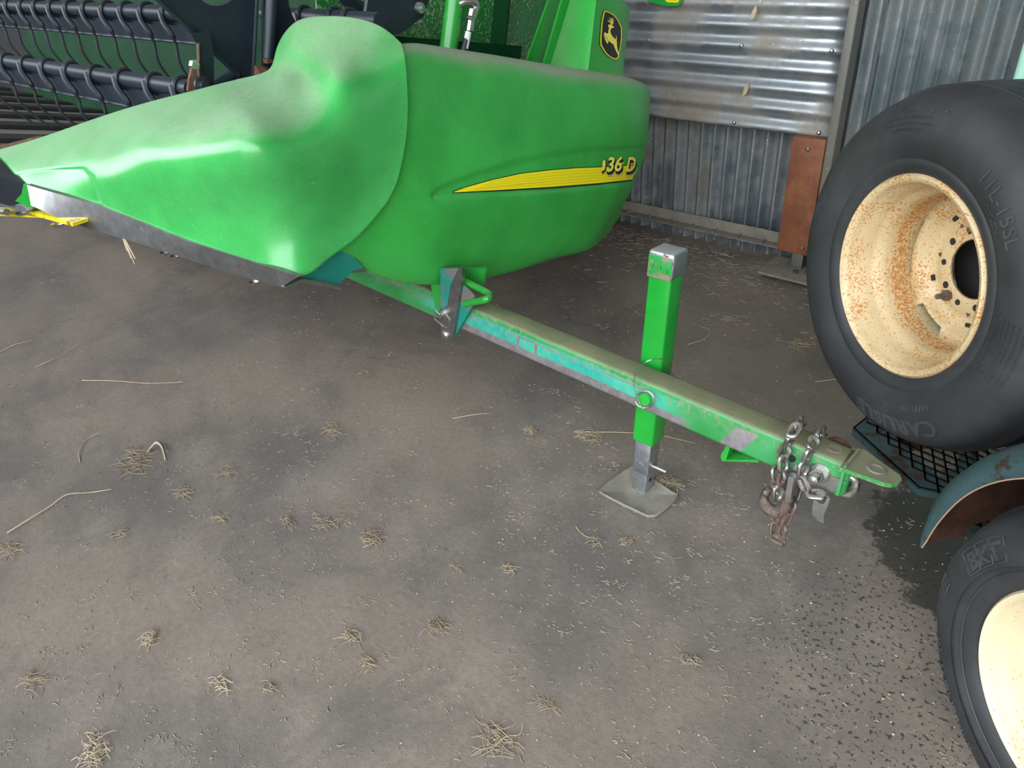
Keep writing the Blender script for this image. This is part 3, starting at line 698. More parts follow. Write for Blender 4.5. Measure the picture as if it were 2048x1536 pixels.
# crank at the bar end
mb = MB(); XC = -1.95
mb.prism([pv(x, y, XC) for x, y in [(383, 70), (395, 88), (397, 115), (398, 160), (410, 185), (428, 165), (428, 120), (424, 80), (418, 60)]], (-.008, 0, 0)); ck = mb.build('crank_arm', M['black'], hdr, smooth=False)
mb = MB(); mb.prism([pv(x, y, XC+.02) for x, y in [(384, 121), (394, 121), (393, 138), (388, 155), (387, 185), (376, 182), (379, 158), (383, 142)]], (-.01, 0, 0)); mb.tube([pv(397, 86, XC+.006), pv(399, 158, XC+.006)], .003, 6); mb.build('crank_link', M['rust'], ck)
mb = MB(); mb.lathe(pv(386, 129, XC+.02), (1, 0, 0), [(.0001, .014), (.011, .014), (.012, .010), (.012, 0)], 6); mb.build('crank_bolt', M['steel'], ck)
mb = MB(); q = pv(408, 172, XC+.01); mb.lathe(q-V3(.02, 0, 0), (1, 0, 0), [(.0001, .03), (.012, .03), (.014, .024), (.024, .02), (.026, 0)], 20); mb.build('bearing', M['black_plastic'], ck)
mb = MB(); mb.tube([pv(404, 186, -2.0), pv(470, 148, -2.0)], .014, 12); mb.build('crank_rod', M['black'], hdr)
# hidden frame that the shields hang on
mb = MB(); mb.box(H(-4.1, .48, .20), (4.4, .14, .14), (V3(1, 0, 0), HY, HN), bev=.01); mb.build('main_beam', M['green_shaded'], hdr)
mb = MB(); mb.prism([H(-1.72, -.5, .20), H(-1.72, .62, .20), H(-1.72, .62, .70), H(-1.72, -.30, .70), H(-1.72, -.5, .36)], (-.02, 0, 0)); mb.build('end_frame', M['green_shaded'], hdr, smooth=False)

# ------------------------------------------------------------------ towing tongue
YT = 1.32
n0 = P(932, 664, 1, YT); n1 = P(1440, 890, 1, YT); td = unit(n1-n0)
rl = .14; tu = V3(0, math.sin(rl), math.cos(rl)); tb = V3(0, math.cos(rl), -math.sin(rl)); tu = unit(tu-td*(tu @ td)); tb = np.cross(td, tu); tb = tb if tb[1] > 0 else -tb
HB, WB = .083, .082
tg = thing('tow_tongue', 'long worn green and teal steel towing tongue reaching right from under the header', 'tow bar', (-1.0, 1.36, 0))
def tongue_mat():
    m = mat('worn_tongue_paint', (.02, .25, .06), .4); t = NT(m)
    def dotv(v, o):
        x = t.n('ShaderNodeVectorMath'); x.operation = 'DOT_PRODUCT'; x.inputs[1].default_value = tuple(map(float, v)); t.link(t.co, x.inputs[0])
        return t.math('SUBTRACT', x.outputs['Value'], float(np.array(v) @ o))
    h = t.math('DIVIDE', dotv(tu, n0), HB); s = dotv(td, n0)          # height 0..1, run in metres
    nz = t.sep(t.tc.outputs['Normal'])[2]
    nsc = t.noise(14, 6, .75); fin = t.noise(90, 4, .7)
    hh = t.math('ADD', h, t.math('MULTIPLY', t.math('SUBTRACT', nsc, .5), .22))
    g = t.mix(t.ramp(t.noise(8, 4), .3, .7), (.022, .20, .042), (.045, .27, .085))
    teal = t.mix(t.ramp(nsc, .3, .7), (.015, .28, .24), (.06, .40, .25))
    tealm = t.math('MULTIPLY', t.ramp(hh, .26, .38), t.ramp(hh, .86, .72)); tealm = t.math('MULTIPLY', tealm, t.ramp(t.math('ADD', s, t.math('MULTIPLY', nsc, .1)), .70, .80, 1., 0.)); tealm = t.math('MULTIPLY', tealm, t.ramp(s, -.25, -.1))
    c = t.mix(tealm, g, teal)
    bare = t.math('MULTIPLY', t.ramp(hh, .36, .30), t.ramp(t.math('ADD', s, t.math('MULTIPLY', nsc, .08)), .76, .80, 1., 0.)); bare = t.math('MULTIPLY', bare, t.ramp(t.math('ADD', s, t.math('MULTIPLY', nsc, .3)), .08, .12))
    bare = t.math('MAXIMUM', bare, t.math('MULTIPLY', t.ramp(t.math('ABSOLUTE', t.math('SUBTRACT', h, .70)), .035, .015), t.math('MULTIPLY', t.ramp(nsc, .42, .5), t.ramp(s, .62, .66, 1., 0.))))
    for s0 in (.20, .265):
        bare = t.math('MAXIMUM', bare, t.math('MULTIPLY', t.ramp(t.math('ABSOLUTE', t.math('SUBTRACT', s, s0)), .007, .004), t.ramp(h, .75, .70)))
    bare = t.math('MAXIMUM', bare, t.ramp(t.noise(26, 6, .8), .665, .69))
    # parallelogram bare patch near the hitch
    pp = t.math('SUBTRACT', s, t.math('MULTIPLY', h, .045))
    bare = t.math('MAXIMUM', bare, t.math('MULTIPLY', t.math('MULTIPLY', t.ramp(pp, .825, .832), t.ramp(pp, .885, .880)), t.math('MULTIPLY', t.ramp(h, .80, .78), t.ramp(h, .05, .08))))
    bc = t.mix(t.ramp(t.noise(30, 5, .8), .35, .65), (.20, .18, .185), (.30, .28, .29))
    c = t.mix(bare, c, bc)
    du = t.ramp(t.math('ADD', nz, t.math('MULTIPLY', t.math('SUBTRACT', fin, .5), .9)), .55, .95)
    sp = t.math('MULTIPLY', t.ramp(fin, .52, .60), t.ramp(h, .35, .8)); du = t.math('MAXIMUM', t.math('MULTIPLY', du, .85), t.math('MULTIPLY', sp, .75))
    c = t.mix(du, c, t.mix(t.ramp(t.noise(10, 3), .3, .7), (.28, .23, .15), (.19, .17, .10)))
    t.color(c); t.rough(t.math('ADD', t.math('MULTIPLY', du, .4), .36)); t.link(t.math('MULTIPLY', bare, .4), t.b.inputs['Metallic'])
    t.bump(fin, .12, .002); return m
MT = tongue_mat()
s_end = 1.125
xbeg = -1.15
def tp_(s, h, w): return n0+td*s+tu*HB*h+tb*WB*w
mb = MB(); cc = tp_((s_end+xbeg)/2, .5, .5); mb.box(cc, (s_end-xbeg, WB, HB), (td, tb, tu), bev=.010); beam = mb.build('beam', MT, tg, angle=50)
# seams across top where plates are welded
# skid bracket under the beam
a, b, c, e = [P(x, y, 1, YT+.01) for x, y in [(1452, 892), (1441, 912), (1444, 922), (1518, 925)]]
mb = MB(); mb.prism([a, b, c, e, e+V3(-.004, 0, .006), c+V3(.010, 0, .008), a+V3(.010, 0, 0)], (0, .06, 0)); mb.build('skid_bracket', M['green_steel'], tg, smooth=False)
# hitch end: upper lip plate, lower tube end plate, pintle
z_top = n0+td*s_end+tu*HB
def on_top(px, py, dz=0.): return Pn(px, py, z_top+V3(0, 0, dz), tu)
lip = [on_top(x, y) for x, y in [(1680, 935), (1700, 941), (1770, 966), (1785, 968), (1798, 966), (1804, 960), (1800, 950), (1765, 925), (1728, 898), (1705, 895)]]
mb = MB(); mb.prism(lip, -tu*.010); lipo = mb.build('hitch_plate', MT, tg, smooth=False); 
q = on_top(1752, 938); mb = MB(); mb.lathe(q, tu, [(.012, .0005), (.013, .0025), (.019, .0025), (.021, .0005)], 28); mb.build('pin_hole', M['dusty'], lipo)
# front face plates of the hitch
fp = lambda x, y, o=0.: Pn(x, y, n0-tb*o, tb)
mb = MB(); mb.prism([fp(x, y, .004) for x, y in [(1575, 940), (1592, 928), (1690, 962), (1668, 985), (1600, 975)]], tb*.03); mb.build('cheek_plate', M['bare'], tg, smooth=False)
mb = MB(); mb.prism([fp(x, y, .012) for x, y in [(1688, 930), (1693, 933), (1677, 992), (1670, 990)]], tb*.09); mb.build('end_plate', MT, tg, smooth=False)
ring = catmull([fp(1698, 952, -.02), fp(1708, 958, -.02), fp(1712, 972, -.02), fp(1704, 985, -.02), fp(1688, 990, -.02)], 5)
mb = MB(); mb.tube(ring, .009, 12); mb.build('clevis_loop', M['chain'], tg)
# big bolt and nut
q = fp(1640, 945, .0); mb = MB()
mb.lathe(q, -tb, [(.0001, .006), (.021, .006), (.023, .004), (.023, 0)], 32); mb.build('washer', M['steel'], tg)
mb = MB(); mb.lathe(q-tb*.006, -tb, [(.0001, .016), (.014, .016), (.0165, .013), (.0165, 0)], 6); mb.build('nut', M['steel'], tg, angle=20)
mb = MB(); pr = [(.0001, .038)]+[(.0088 if k % 2 else .0098, .036-.0018*k) for k in range(13)]; mb.lathe(q-tb*.006, -tb, pr, 20); mb.build('bolt', M['steel'], tg)
q = fp(1584, 917, .0005); mb = MB(); mb.disc(q, -tb, .009, .001, 20); mb.build('side_hole_shade', M['dark'], tg)  # dark disc laid on the beam for the shade in a hole
# rear half ring seen over the top
q = Pn(1672, 895, z_top+tb*WB*1.0, tu)
mb = MB(); mb.tube(catmull([Pn(1650, 885, z_top-tu*.02, tu), Pn(1668, 878, z_top-tu*.02, tu), Pn(1688, 886, z_top-tu*.02, tu), Pn(1697, 897, z_top-tu*.02, tu)], 5), .006, 10); mb.build('safety_loop', M['rust'], tg)
q = on_top(1668, 897, .0); mb = MB(); mb.lathe(q, tu, [(.0001, .001), (.013, .0015), (.017, .0015), (.018, 0)], 24); mb.build('top_bolt', M['dusty'], tg)
# --- latch bracket that pins the tongue under the header
YL = YT-.012
lp = lambda x, y, o=0.: P(x, y, 1, YL-o)
C5 = lambda L: [(600+x/4.096, 400+y/4.096) for x, y in L]
def lplate(L, o, th, name, m, par=tg):
    mb = MB(); mb.prism([lp(x, y, o) for x, y in C5(L)], (0, th, 0)); return mb.build(name, m, par, smooth=False)
lplate([(1072, 700), (1085, 675), (1110, 668), (1140, 680), (1150, 720), (1150, 890), (1110, 890)], -.01, .012, 'latch_ear', M['green_steel'])
lt = lplate([(1148, 560), (1325, 560), (1325, 640), (1255, 1110), (1235, 1140), (1200, 1148), (1165, 1125), (1152, 1080), (1148, 900)], .012, .012, 'latch_plate', M['bare'])
lplate([(1148, 560), (1300, 560), (1232, 700), (1205, 870), (1150, 900)], .0135, .002, 'latch_plate_paint', M['teal'], lt)
lplate([(1325, 700), (1420, 800), (1420, 850), (1262, 1130), (1258, 1105)], .0, .010, 'latch_gusset', M['teal'])
lplate([(1330, 560), (1500, 560), (1510, 600), (1495, 700), (1460, 720), (1330, 660)], -.085, .012, 'rear_latch_plate', M['green_steel'])
mb = MB(); hp = [lp(600+x/4.096, 400+y/4.096, o) for x, y, o in [(1300, 640, -.02), (1420, 700, -.03), (1535, 760, -.03), (1552, 790, -.02), (1520, 815, .0), (1420, 835, .0), (1350, 850, .0)]]
mb.tube(catmull(hp, 5), .0105, 14); mb.build('latch_handle', M['green_steel'], tg)
mb = MB(); q = lp(600+1180/4.096, 400+925/4.096, .012); mb.lathe(q, (0, -1, 0), [(.0001, .020), (.010, .020), (.011, .016), (.011, .006), (.016, .005), (.016, 0)], 20); mb.build('latch_pin', M['steel'], tg)
mb = MB(); mb.tube([lp(600+x/4.096, 400+y/4.096, .034) for x, y in [(1150, 940), (1110, 900), (1104, 975), (1170, 1030), (1210, 1055), (1228, 985), (1190, 925)]], .0025, 8); mb.build('pin_clip', M['steel'], tg)
mb = MB(); q = lp(600+1192/4.096, 400+1105/4.096, .012); mb.lathe(q, (0, -1, 0), [(.0001, .010), (.009, .009), (.014, .004), (.014, 0)], 20); mb.build('latch_rivet', M['steel'], tg)

# ------------------------------------------------------------------ jack stand
f0 = P(1273, 990, 2, 0); LJ = .105
ju = V3(0.005, math.sin(LJ), math.cos(LJ)); ju = unit(ju); jx = unit(V3(1, 0, 0)-ju*ju[0]); jy = np.cross(ju, jx)
jk = thing('jack_stand', 'upright bright green square jack post pinned behind the tongue, on a steel foot', 'jack stand', f0)
jc = f0+V3(0, .032, 0)
def jz(h): return jc+ju*h
hz = lambda px, py: None
mb = MB(); mb.box(jz((.178+.735)/2), (.066, .066, .735-.178), (jx, jy, ju), bev=.007); jt = mb.build('outer_tube', paint('jack_green_paint', (.012, .30, .03), lo=.9, hi=1.3, amount=.4, fine=.05, rough=.22, wear=(.20, .22, .16), wear_lo=.73), jk, angle=40)
mb = MB(); mb.box(jz(.708), (.073, .073, .07), (jx, jy, ju), bev=.008); cap = mb.build('top_cap', M['galv'], jk, angle=40); cap['label'] = 'chipped galvanised cap'
mb = MB(); mb.box(jz(.703)-jy*.0365, (.066, .003, .058), (jx, jy, ju), bev=.001); mb.build('cap_face', paint('chipped_green_paint', (.02, .27, .05), lo=.9, hi=1.4, amount=.3, rough=.4, wear=(.24, .17, .12), wear_lo=.50), cap)
for dx, dz in ((-.021, .002), (.0, .003), (.020, -.004)): mb = MB(); mb.lathe(jz(.703+dz)+jx*dx-jy*.038, -jy, [(.0001, .004), (.005, .004), (.0062, .002), (.0062, 0)], 14); mb.build('rivet', M['green_steel'], cap)
mb = MB(); mb.box(jz(.13), (.052, .052, .12), (jx, jy, ju), bev=.004); mb.build('sleeve', M['galv'], jk, angle=40)
mb = MB(); mb.box(jz(.05), (.044, .044, .11), (jx, jy, ju), bev=.004); it = mb.build('inner_tube', M['galv'], jk, angle=40)
mb = MB(); mb.disc(jz(.045)+jx*.0225, jx, .0065, .0008, 16); mb.build('pin_hole', M['dark'], it)  # flat dark disc in place of the shaded hole
mb = MB(); q = jz(.095)+jx*.02; mb.tube([q, q+jx*.05], .0055, 12); mb.build('stop_pin', M['steel'], jk)
fc = [P(x, y, 2, .004) for x, y in [(1203, 978), (1222, 962), (1258, 938), (1272, 940), (1345, 986), (1355, 996), (1318, 1030), (1300, 1035), (1284, 1030), (1204, 990)]]
cen = np.mean(fc, axis=0); mb = MB(); nfc = len(fc); fcs = catmull(fc, 4, closed=True)
r0_ = [p.copy() for p in fcs]; r1_ = [cen+(p-cen)*.97+V3(0, 0, .008) for p in fcs]; r2_ = [cen+(p-cen)*.86+V3(0, 0, .003) for p in fcs]; r3_ = [cen+(p-cen)*.02+V3(0, 0, .003) for p in fcs]
for r_ in (r0_, r1_, r2_, r3_): r_.append(r_[0])
mb.grid([r0_, r1_, r2_, r3_]); fo = mb.build('foot_plate', M['dusty'], jk, angle=50); fo['label'] = 'dusty dished steel foot plate'
# pull wire and pin ring on the tongue side
mb = MB(); q = fp(1292, 797, .0); mb.lathe(q, -tb, [(.0001, .010), (.016, .010), (.018, .006), (.018, 0)], 24); mb.build('cross_pin', M['green_steel'], jk)
mb = MB(); rr = [fp(1290+19*math.cos(a), 799+17*math.sin(a), .014) for a in np.linspace(0, 2*math.pi, 25)[:-1]]; mb.tube(rr, .0022, 8, closed=True); mb.build('pin_ring', M['steel'], jk)
wr = [fp(1285, 818, .016), fp(1276, 800, .018), fp(1268, 770, .02), fp(1273, 745, .02), P(1290, 725, 1, YT-.03), P(1318, 717, 1, YT+.0), P(1336, 728, 1, YT+.05), P(1343, 745, 1, YT+.10), P(1352, 754, 1, YT+.12)]
mb = MB(); mb.tube(catmull(wr, 6), .0014, 6); mb.build('lanyard', M['steel'], jk)
# ------------------------------------------------------------------ chain
ch = thing('tow_chain', 'doubled steel safety chain hanging over the hitch end of the tongue', 'chain', fp(1585, 990, .02))
def link(c, axis, side, L=.052, W=.030, r=.0052, m=None):
    axis = unit(axis); side = unit(side-axis*(side @ axis)); pts = []
    h = (L-W)/2
    for q in np.linspace(0, 2*math.pi, 21)[:-1]:
        x, y = math.cos(q), math.sin(q)
        pts.append(c+side*x*(W/2-r)+axis*(y*(W/2-r)+(h if y > 0 else -h)))
    mb = MB(); mb.tube(pts, r, 8, closed=True); return mb.build('link', m or M['chain'], ch)
def chain(path, n, m, tw0=0., L=.050, W=.030, r=.0052):
    path = catmull(path, 12); acc = [0]
    for a, b in zip(path, path[1:]): acc.append(acc[-1]+np.linalg.norm(b-a))
    tot = acc[-1]
    n = max(1, round(tot/((L-2*r)*.98)))
    for k in range(n):
        s_ = (k+.5)/n*tot; i = min(len(path)-2, int(np.searchsorted(acc, s_))-1); i = max(i, 0)
        f = (s_-acc[i])/(acc[i+1]-acc[i]+1e-9); c = path[i]*(1-f)+path[i+1]*f; ax = unit(path[min(i+2, len(path)-1)]-path[max(i-1, 0)])
        vd = unit(c-CAM); s1 = unit(np.cross(ax, vd)); s2 = np.cross(ax, s1)
        ang = tw0+(.45 if k % 2 else .45+math.pi/2)
        link(c, ax, math.cos(ang)*s1+math.sin(ang)*s2, L, W, r, m(k) if callable(m) else m)
fpx = lambda x, y, o: fp(x, y, o)
# strand one (left) and its rusty tail
chain([Pn(1602, 842, z_top+tu*.008, tu), fpx(1590, 858, .012), fpx(1577, 885, .014), fpx(1563, 918, .016)], 4, M['chain'], L=.048, W=.032, r=.0056)
chain([fpx(1566, 912, .024), fpx(1566, 945, .026), fpx(1558, 975, .028), fpx(1553, 1000, .030)], 4, lambda k: M['chain_rust'] if k % 2 else M['chain'], .5, L=.046, W=.031, r=.0054)
chain([fpx(1550, 935, .016), fpx(1552, 965, .018), fpx(1562, 990, .02)], 3, M['chain'], .2, L=.046, W=.031, r=.0054)
chain([fpx(1596, 975, -.01), fpx(1588, 1000, .0), fpx(1577, 1030, .01), fpx(1565, 1060, .014), fpx(1560, 1080, .014), fpx(1548, 1070, .016), fpx(1550, 1040, .016), fpx(1552, 1020, .016)], 9, M['chain_rust'], .3, L=.044, W=.029, r=.0050)
# strand two (right)
chain([Pn(1646, 862, z_top+tu*.006, tu), fpx(1633, 875, .010), fpx(1620, 900, .014), fpx(1610, 925, .016)], 4, lambda k: M['chain_rust'] if k == 0 else M['chain'], L=.046, W=.031, r=.0054)
chain([fpx(1609, 925, .024), fpx(1604, 955, .026), fpx(1614, 980, .028), fpx(1628, 988, .028), fpx(1648, 988, .02)], 5, M['chain'], .4, L=.046, W=.031, r=.0054)
# hook
C7 = lambda x, y: (1400+x/4.096, 750+y/4.096)
hk = [C7(x, y) for x, y in [(760, 830), (735, 985), (690, 1085), (625, 1120), (560, 1095), (528, 1035), (535, 975), (575, 930)]]
hp = catmull([fp(x, y, .020) for x, y in hk], 6); nh = len(hp)
mb = MB(); mb.tube(hp, [.010+.005*math.sin(math.pi*min(1, i/nh*1.25)) if i < nh*.9 else .008 for i in range(nh)], 14); hko = mb.build('hook', M['chain_rust'], ch)
mb = MB(); mb.tube([fp(*C7(762, 820), .022), fp(*C7(738, 975), .022)], .0125, 6); mb.build('hook_latch', M['bare'], ch, angle=20)
vs, fs = text_mesh('FORGED', .013); 
cc_ = fp(*C7(622, 1040), .034); mb = MB(); pts = []
for v in vs:
    R_ = .021-0*v[1]; a_ = -math.pi/2+v[0]/.024; rr_ = .024-v[1]
    pts.append(cc_+td*rr_*math.cos(a_)+tu*rr_*math.sin(a_)-tb*.0012)
mb.add(pts, fs); mb.build('hook_marking', M['steel'], hko, smooth=False, fixn=False)
# tag
tg7 = [C7(x, y) for x, y in [(945, 990), (955, 1030), (985, 1055), (1015, 1055), (1032, 1030), (1030, 990), (1045, 985), (1065, 1015), (1040, 1085), (1015, 1150), (1012, 1218), (960, 1190), (920, 1145), (918, 1090), (928, 1030)]]
mb = MB(); mb.prism([fp(x, y, .020) for x, y in tg7], tb*.002); mb.build('metal_tag', M['bare'], ch, smooth=False)
mb = MB(); mb.lathe(fp(*C7(985, 990), .024), -tb, [(.0001, .006), (.010, .006), (.013, .002), (.013, 0)], 16); mb.build('shackle', M['chain'], ch)

# ------------------------------------------------------------------ wheels
def wheel_frame(az, el):
    n = V3(math.cos(az)*math.cos(el), math.sin(az)*math.cos(el), math.sin(el)); u = unit(np.cross([0, 0, 1], n)); return n, u, np.cross(n, u)
def tyre_prof(R, rr=.212, W=.26, grooves=True):
    """from the front bead over the tread to the rear bead; d measured along the axis, front face = 0"""
    s = R/.388
    f = [(rr-.006, -.012), (rr+.001, .002), (rr+.008, .010), (rr+.022, .016), (rr+.030, .0165), (rr+.034, .0145), (rr+.05, .022), (.285*s, .028), (.315*s, .026), (.345*s, .014), (.362*s, .000), (.372*s, -.018), (.379*s, -.040)]
    tr = []
    if grooves:
        for d0 in (-.060, -.102, -.144, -.186):
            tr += [(R-.004+.004*(1-abs(d0+.12)/.12), d0+.006), (R-.014, d0+.003), (R-.014, d0-.003), (R-.004+.004*(1-abs(d0+.12)/.12), d0-.006)]
            if d0 > -.186: tr += [(R-.0015, d0-.021)]
    else: tr = [(R-.002, -.07), (R, -.12), (R-.002, -.17)]
    b = [(r, -W+.016-d) for r, d in f[::-1]]
    return f+tr+b
def side_d(r, prof):
    f = [p for p in prof[:13]]; rs = [p[0] for p in f]; ds = [p[1] for p in f]; return float(np.interp(r, rs, ds))
def wheel(root_tyre, root_rim, c, n, u, v, R, disc_d, texts, lobes=True, ribs=(), cr='cream'):
    prof = tyre_prof(R)
    mb = MB(); mb.lathe(c, n, prof, 160, u); ty = mb.build('tyre', M['rubber'], root_tyre, angle=40)
    # moulded rings
    for r_, w_ in ribs:
        mb = MB(); d_ = side_d(r_, prof); mb.lathe(c, n, [(r_-w_, d_-.001), (r_, d_+.0016), (r_+w_, side_d(r_+w_, prof)-.001)], 160, u); mb.build('sidewall_ring', M['rubber_letter'], ty)
    for (s_, size, rad, phi, sx, bold) in texts:
        vs, fs = text_mesh(s_, size, bold*size, .0)
        mb = MB(); 
        base = []; topv = []
        for w in vs:
            r_ = rad+w[1]; a_ = phi-w[0]*sx/rad; dd = side_d(r_, prof)
            base.append(c+n*(dd+.0022)+r_*(math.cos(a_)*u+math.sin(a_)*v))
        mb.add(base, fs)
        o = mb.build('sidewall_lettering', M['rubber_letter'], ty, smooth=False, fixn=False); md = o.modifiers.new('t', 'SOLIDIFY'); md.thickness = .0024; md.offset = -1
    # rim barrel
    rim = [(.2125, -.010), (.2135, .004), (.209, .009), (.203, .006), (.199, -.004), (.196, -.018), (.1905, -.026), (.187, -.050), (.183, -.062), (.176, -.070), (.1735, -.085), (.172, -.150), (.174, -.175), (.186, -.190), (.196, -.215), (.205, -.232), (.212, -.240)]
    mb = MB(); mb.lathe(c, n, rim, 128, u); ro = mb.build('wheel_rim', M[cr], root_rim, angle=50); md = ro.modifiers.new('t', 'SOLIDIFY'); md.thickness = .003; md.offset = -1
    # disc
    def edge(q):
        if not lobes: return .172
        g_ = math.degrees(q) % 360
        for c_, w_, r_ in ((108, 15, .146), (250, 17, .146), (182, 24, .162), (0, 18, .15)):
            d_ = abs((g_-c_+180) % 360-180)
            if d_ < w_: return r_
        return .1735
    rings = [(.066, 0.), (.067, .004), (.070, .005), (.098, .004), (.108, -.004), (.122, -.006), (.135, .002), (.148, .020), (1., .026)]
    nn = 144; mb = MB(); vs = []
    for k in range(nn):
        q = 2*math.pi*k/nn
        for (r_, d_) in rings:
            rr = edge(q) if r_ == 1. else min(r_, edge(q)-.004)
            vs.append(c+n*(disc_d+d_)+rr*(math.cos(q)*u+math.sin(q)*v))
    m_ = len(rings); mb.add(vs, [(k*m_+i, ((k+1) % nn)*m_+i, ((k+1) % nn)*m_+i+1, k*m_+i+1) for k in range(nn) for i in range(m_-1)])
    do = mb.build('wheel_disc', M[cr], root_rim, angle=40); md = do.modifiers.new('t', 'SOLIDIFY'); md.thickness = .004; md.offset = 0
    return ty, ro, do
n_, u_, v_ = wheel_frame(-2.207, .058); cW = V3(-.333, 1.604, .7545)
sw = thing('spare_wheel', 'big smooth black tyre on a rust-speckled cream rim standing on the mesh step', 'wheel', cW-v_*.385)
def phi_at(px, py, c, n, u, v): 
    p = Pn(px, py, c+n*.02, n)-c; return math.atan2(p @ v, p @ u), math.hypot(p @ v, p @ u)
def T(s, size, px, py, fr_, rad=None, sx=.95, bold=0.):
    a, r = phi_at(px, py, *fr_); return (s, size, (rad or r-size*.35), a, sx, bold)
F1 = (cW, n_, u_, v_)
tx = [T('CARLISLE', .050, 1790, 800, F1, .306, 1.15, .02), T('FARM SPECIALIST', .019, 1810, 775, F1, .272, 1.0), T('11L-15SL', .040, 1984, 432, F1, .285, 1.0), T('NYLON', .015, 1968, 452, F1, .262, 1.1),
      T('TUBELESS   8 PLY RATING', .0125, 1850, 253, F1, .338, 1.1), T('MAX LOAD 3195 LBS AT 60 PSI COLD', .008, 1815, 272, F1, .324, 1.), T('DO NOT EXCEED MAX RIM PRESSURE', .008, 1818, 283, F1, .312, 1.), T('INFLATE TO SEAT BEADS', .008, 1815, 293, F1, .300, 1.),
      T('SAFETY WARNING', .010, 1660, 405, F1, .30, 1.1), T('IMPLEMENT', .013, 1668, 430, F1, .318, 1.2)]
for k in range(7): tx.append(T('SERIOUS INJURY MAY RESULT FROM MOUNTING', .007, 1985, 690, F1, .262+.0105*k, .8))
ty, ro, do = wheel(sw, sw, cW, n_, u_, v_, .385, -.172, tx, True)
ty['label'] = 'smooth black ribbed tyre'; ro['label'] = 'rust-speckled cream rim'
# dark pieces painting in the shade of lug and square holes; bolts
DD = -.172
for k in range(10):
    q = k*math.pi/5+.2; mbh = MB(); mbh.disc(cW+n_*(DD+.0072)+.084*(math.cos(q)*u_+math.sin(q)*v_), n_, .0068 if k % 2 else .0080, .0008, 16); mbh.build('lug_hole_shade', M['dark'], do)
for k in range(5):
    q = k*2*math.pi/5+2.45; e1 = math.cos(q)*u_+math.sin(q)*v_; e2 = -math.sin(q)*u_+math.cos(q)*v_
    mbh = MB(); mbh.box(cW+n_*(DD-.0015)+.128*e1, (.012, .014, .006), (e1, e2, n_)); mbh.build('square_hole_shade', M['dark'], do)
for q in (1.75, 4.25):
    mb = MB(); e1 = math.cos(q)*u_+math.sin(q)*v_; b0 = cW+n_*(DD+.005)+.090*e1; mb.lathe(b0, n_, [(.0001, .016), (.011, .016), (.0125, .013), (.0125, 0)], 6, u_); mb.lathe(b0, n_, [(.0001, .034), (.006, .033), (.0065, .031), (.0065, .016)], 12, u_); mb.build('wheel_bolt', M['chain_rust'], do)
for k in range(7):
    q = k*2*math.pi/7+.5; e1 = math.cos(q)*u_+math.sin(q)*v_; e2 = -math.sin(q)*u_+math.cos(q)*v_; b0 = cW+n_*(DD+.0068)+.097*e1
    mb = MB(); mb.prism([b0-e2*.006, b0+e2*.006, b0+e1*.009], n_*.0006); mb.build('rust_patch', M['rust'], do, smooth=False)
mb = MB(); mb.disc(cW-n_*.245, n_, .13, .01, 40); mb.build('hub_dark_backing', M['dark'], sw)  # dark disc added behind the hub hole to make it look black

# ------------------------------------------------------------------ trailer on the right
cL = V3(.193, 1.038, .347); nl, ul, vl = wheel_frame(-2.235, 0.)
tr = thing('implement_trailer', 'weathered teal trailer with rounded mudguard and mesh step at the right edge', 'trailer', cL-V3(0, 0, .347)-nl*.3)
F2 = (cL, nl, ul, vl)
tx = [T('BKT', .042, 1990, 1145, F2, .268, 1.15, .03), T('IMPLEMENT  I-1', .028, 1933, 1390, F2, .292, 1.15, .0), T('4', .020, 1931, 1212, F2, .292, 1.1, .02)]
ty2, ro2, do2 = wheel(tr, tr, cL, nl, ul, vl, .348, -.10, tx, False, ribs=((.243, .0022), (.318, .0018)), cr='cream2')
ty2['label'] = 'black tyre with a cream wheel at the lower right'
prof2 = tyre_prof(.348)
def ring_path(a0, a1, r0, r1):
    pts = [(a0, r0)]+[(a, r0) for a in np.linspace(a0, a1, 5)]+[(a1, r1)]+[(a, r1) for a in np.linspace(a1, a0, 5)]
    return [cL+nl*(side_d(r, prof2)+.002)+r*(math.cos(a)*ul+math.sin(a)*vl) for a, r in pts]
ab, rb = phi_at(1990, 1145, *F2)
for k in (-1, 0, 1):
    mb = MB(); mb.tube(ring_path(ab-k*.135-.060, ab-k*.135+.060, .263, .305), .0014, 6, closed=True); mb.build('letter_frame', M['rubber_letter'], ty2)
a4, r4 = phi_at(1931, 1212, *F2); mb = MB(); mb.tube(ring_path(a4-.045, a4+.045, .287, .313), .0013, 6, closed=True); mb.build('letter_frame', M['rubber_letter'], ty2)
# mudguard
cs = [(.392, -.012), (.405, -.006), (.420, -.010), (.436, -.026), (.446, -.055), (.449, -.10), (.449, -.20), (.449, -.33)]
rows = []
for a in np.linspace(math.radians(181), math.radians(20), 60):
    tip = min(1., (math.radians(181)-a)/.30); row = []
    for r_, d_ in cs: row.append(cL+nl*(d_*(.35+.65*math.sqrt(tip)) if d_ > -.1 else d_)+(r_ if d_ > -.0 else .40+(r_-.40)*(math.sqrt(tip)*.8+.2))*(math.cos(a)*ul+math.sin(a)*vl))
    rows.append(row)
mb = MB(); mb.grid(rows); mg = mb.build('mudguard', M['blue_teal'], tr, angle=60); mg['label'] = 'rounded weathered teal mudguard'
rows2 = [[p-(unit((p-cL)-nl*((p-cL) @ nl)))*.004-nl*.003 for p in r[2:]] for r in rows]
mb = MB(); mb.grid(rows2); mb.build('guard_lining', M['dark_rust'], mg, angle=60)
mb = MB(); mb.tube([r[0] for r in rows], .0014, 6); mb.build('guard_lip', mat('bright_rust_edge', (.36, .22, .14), .6), mg)
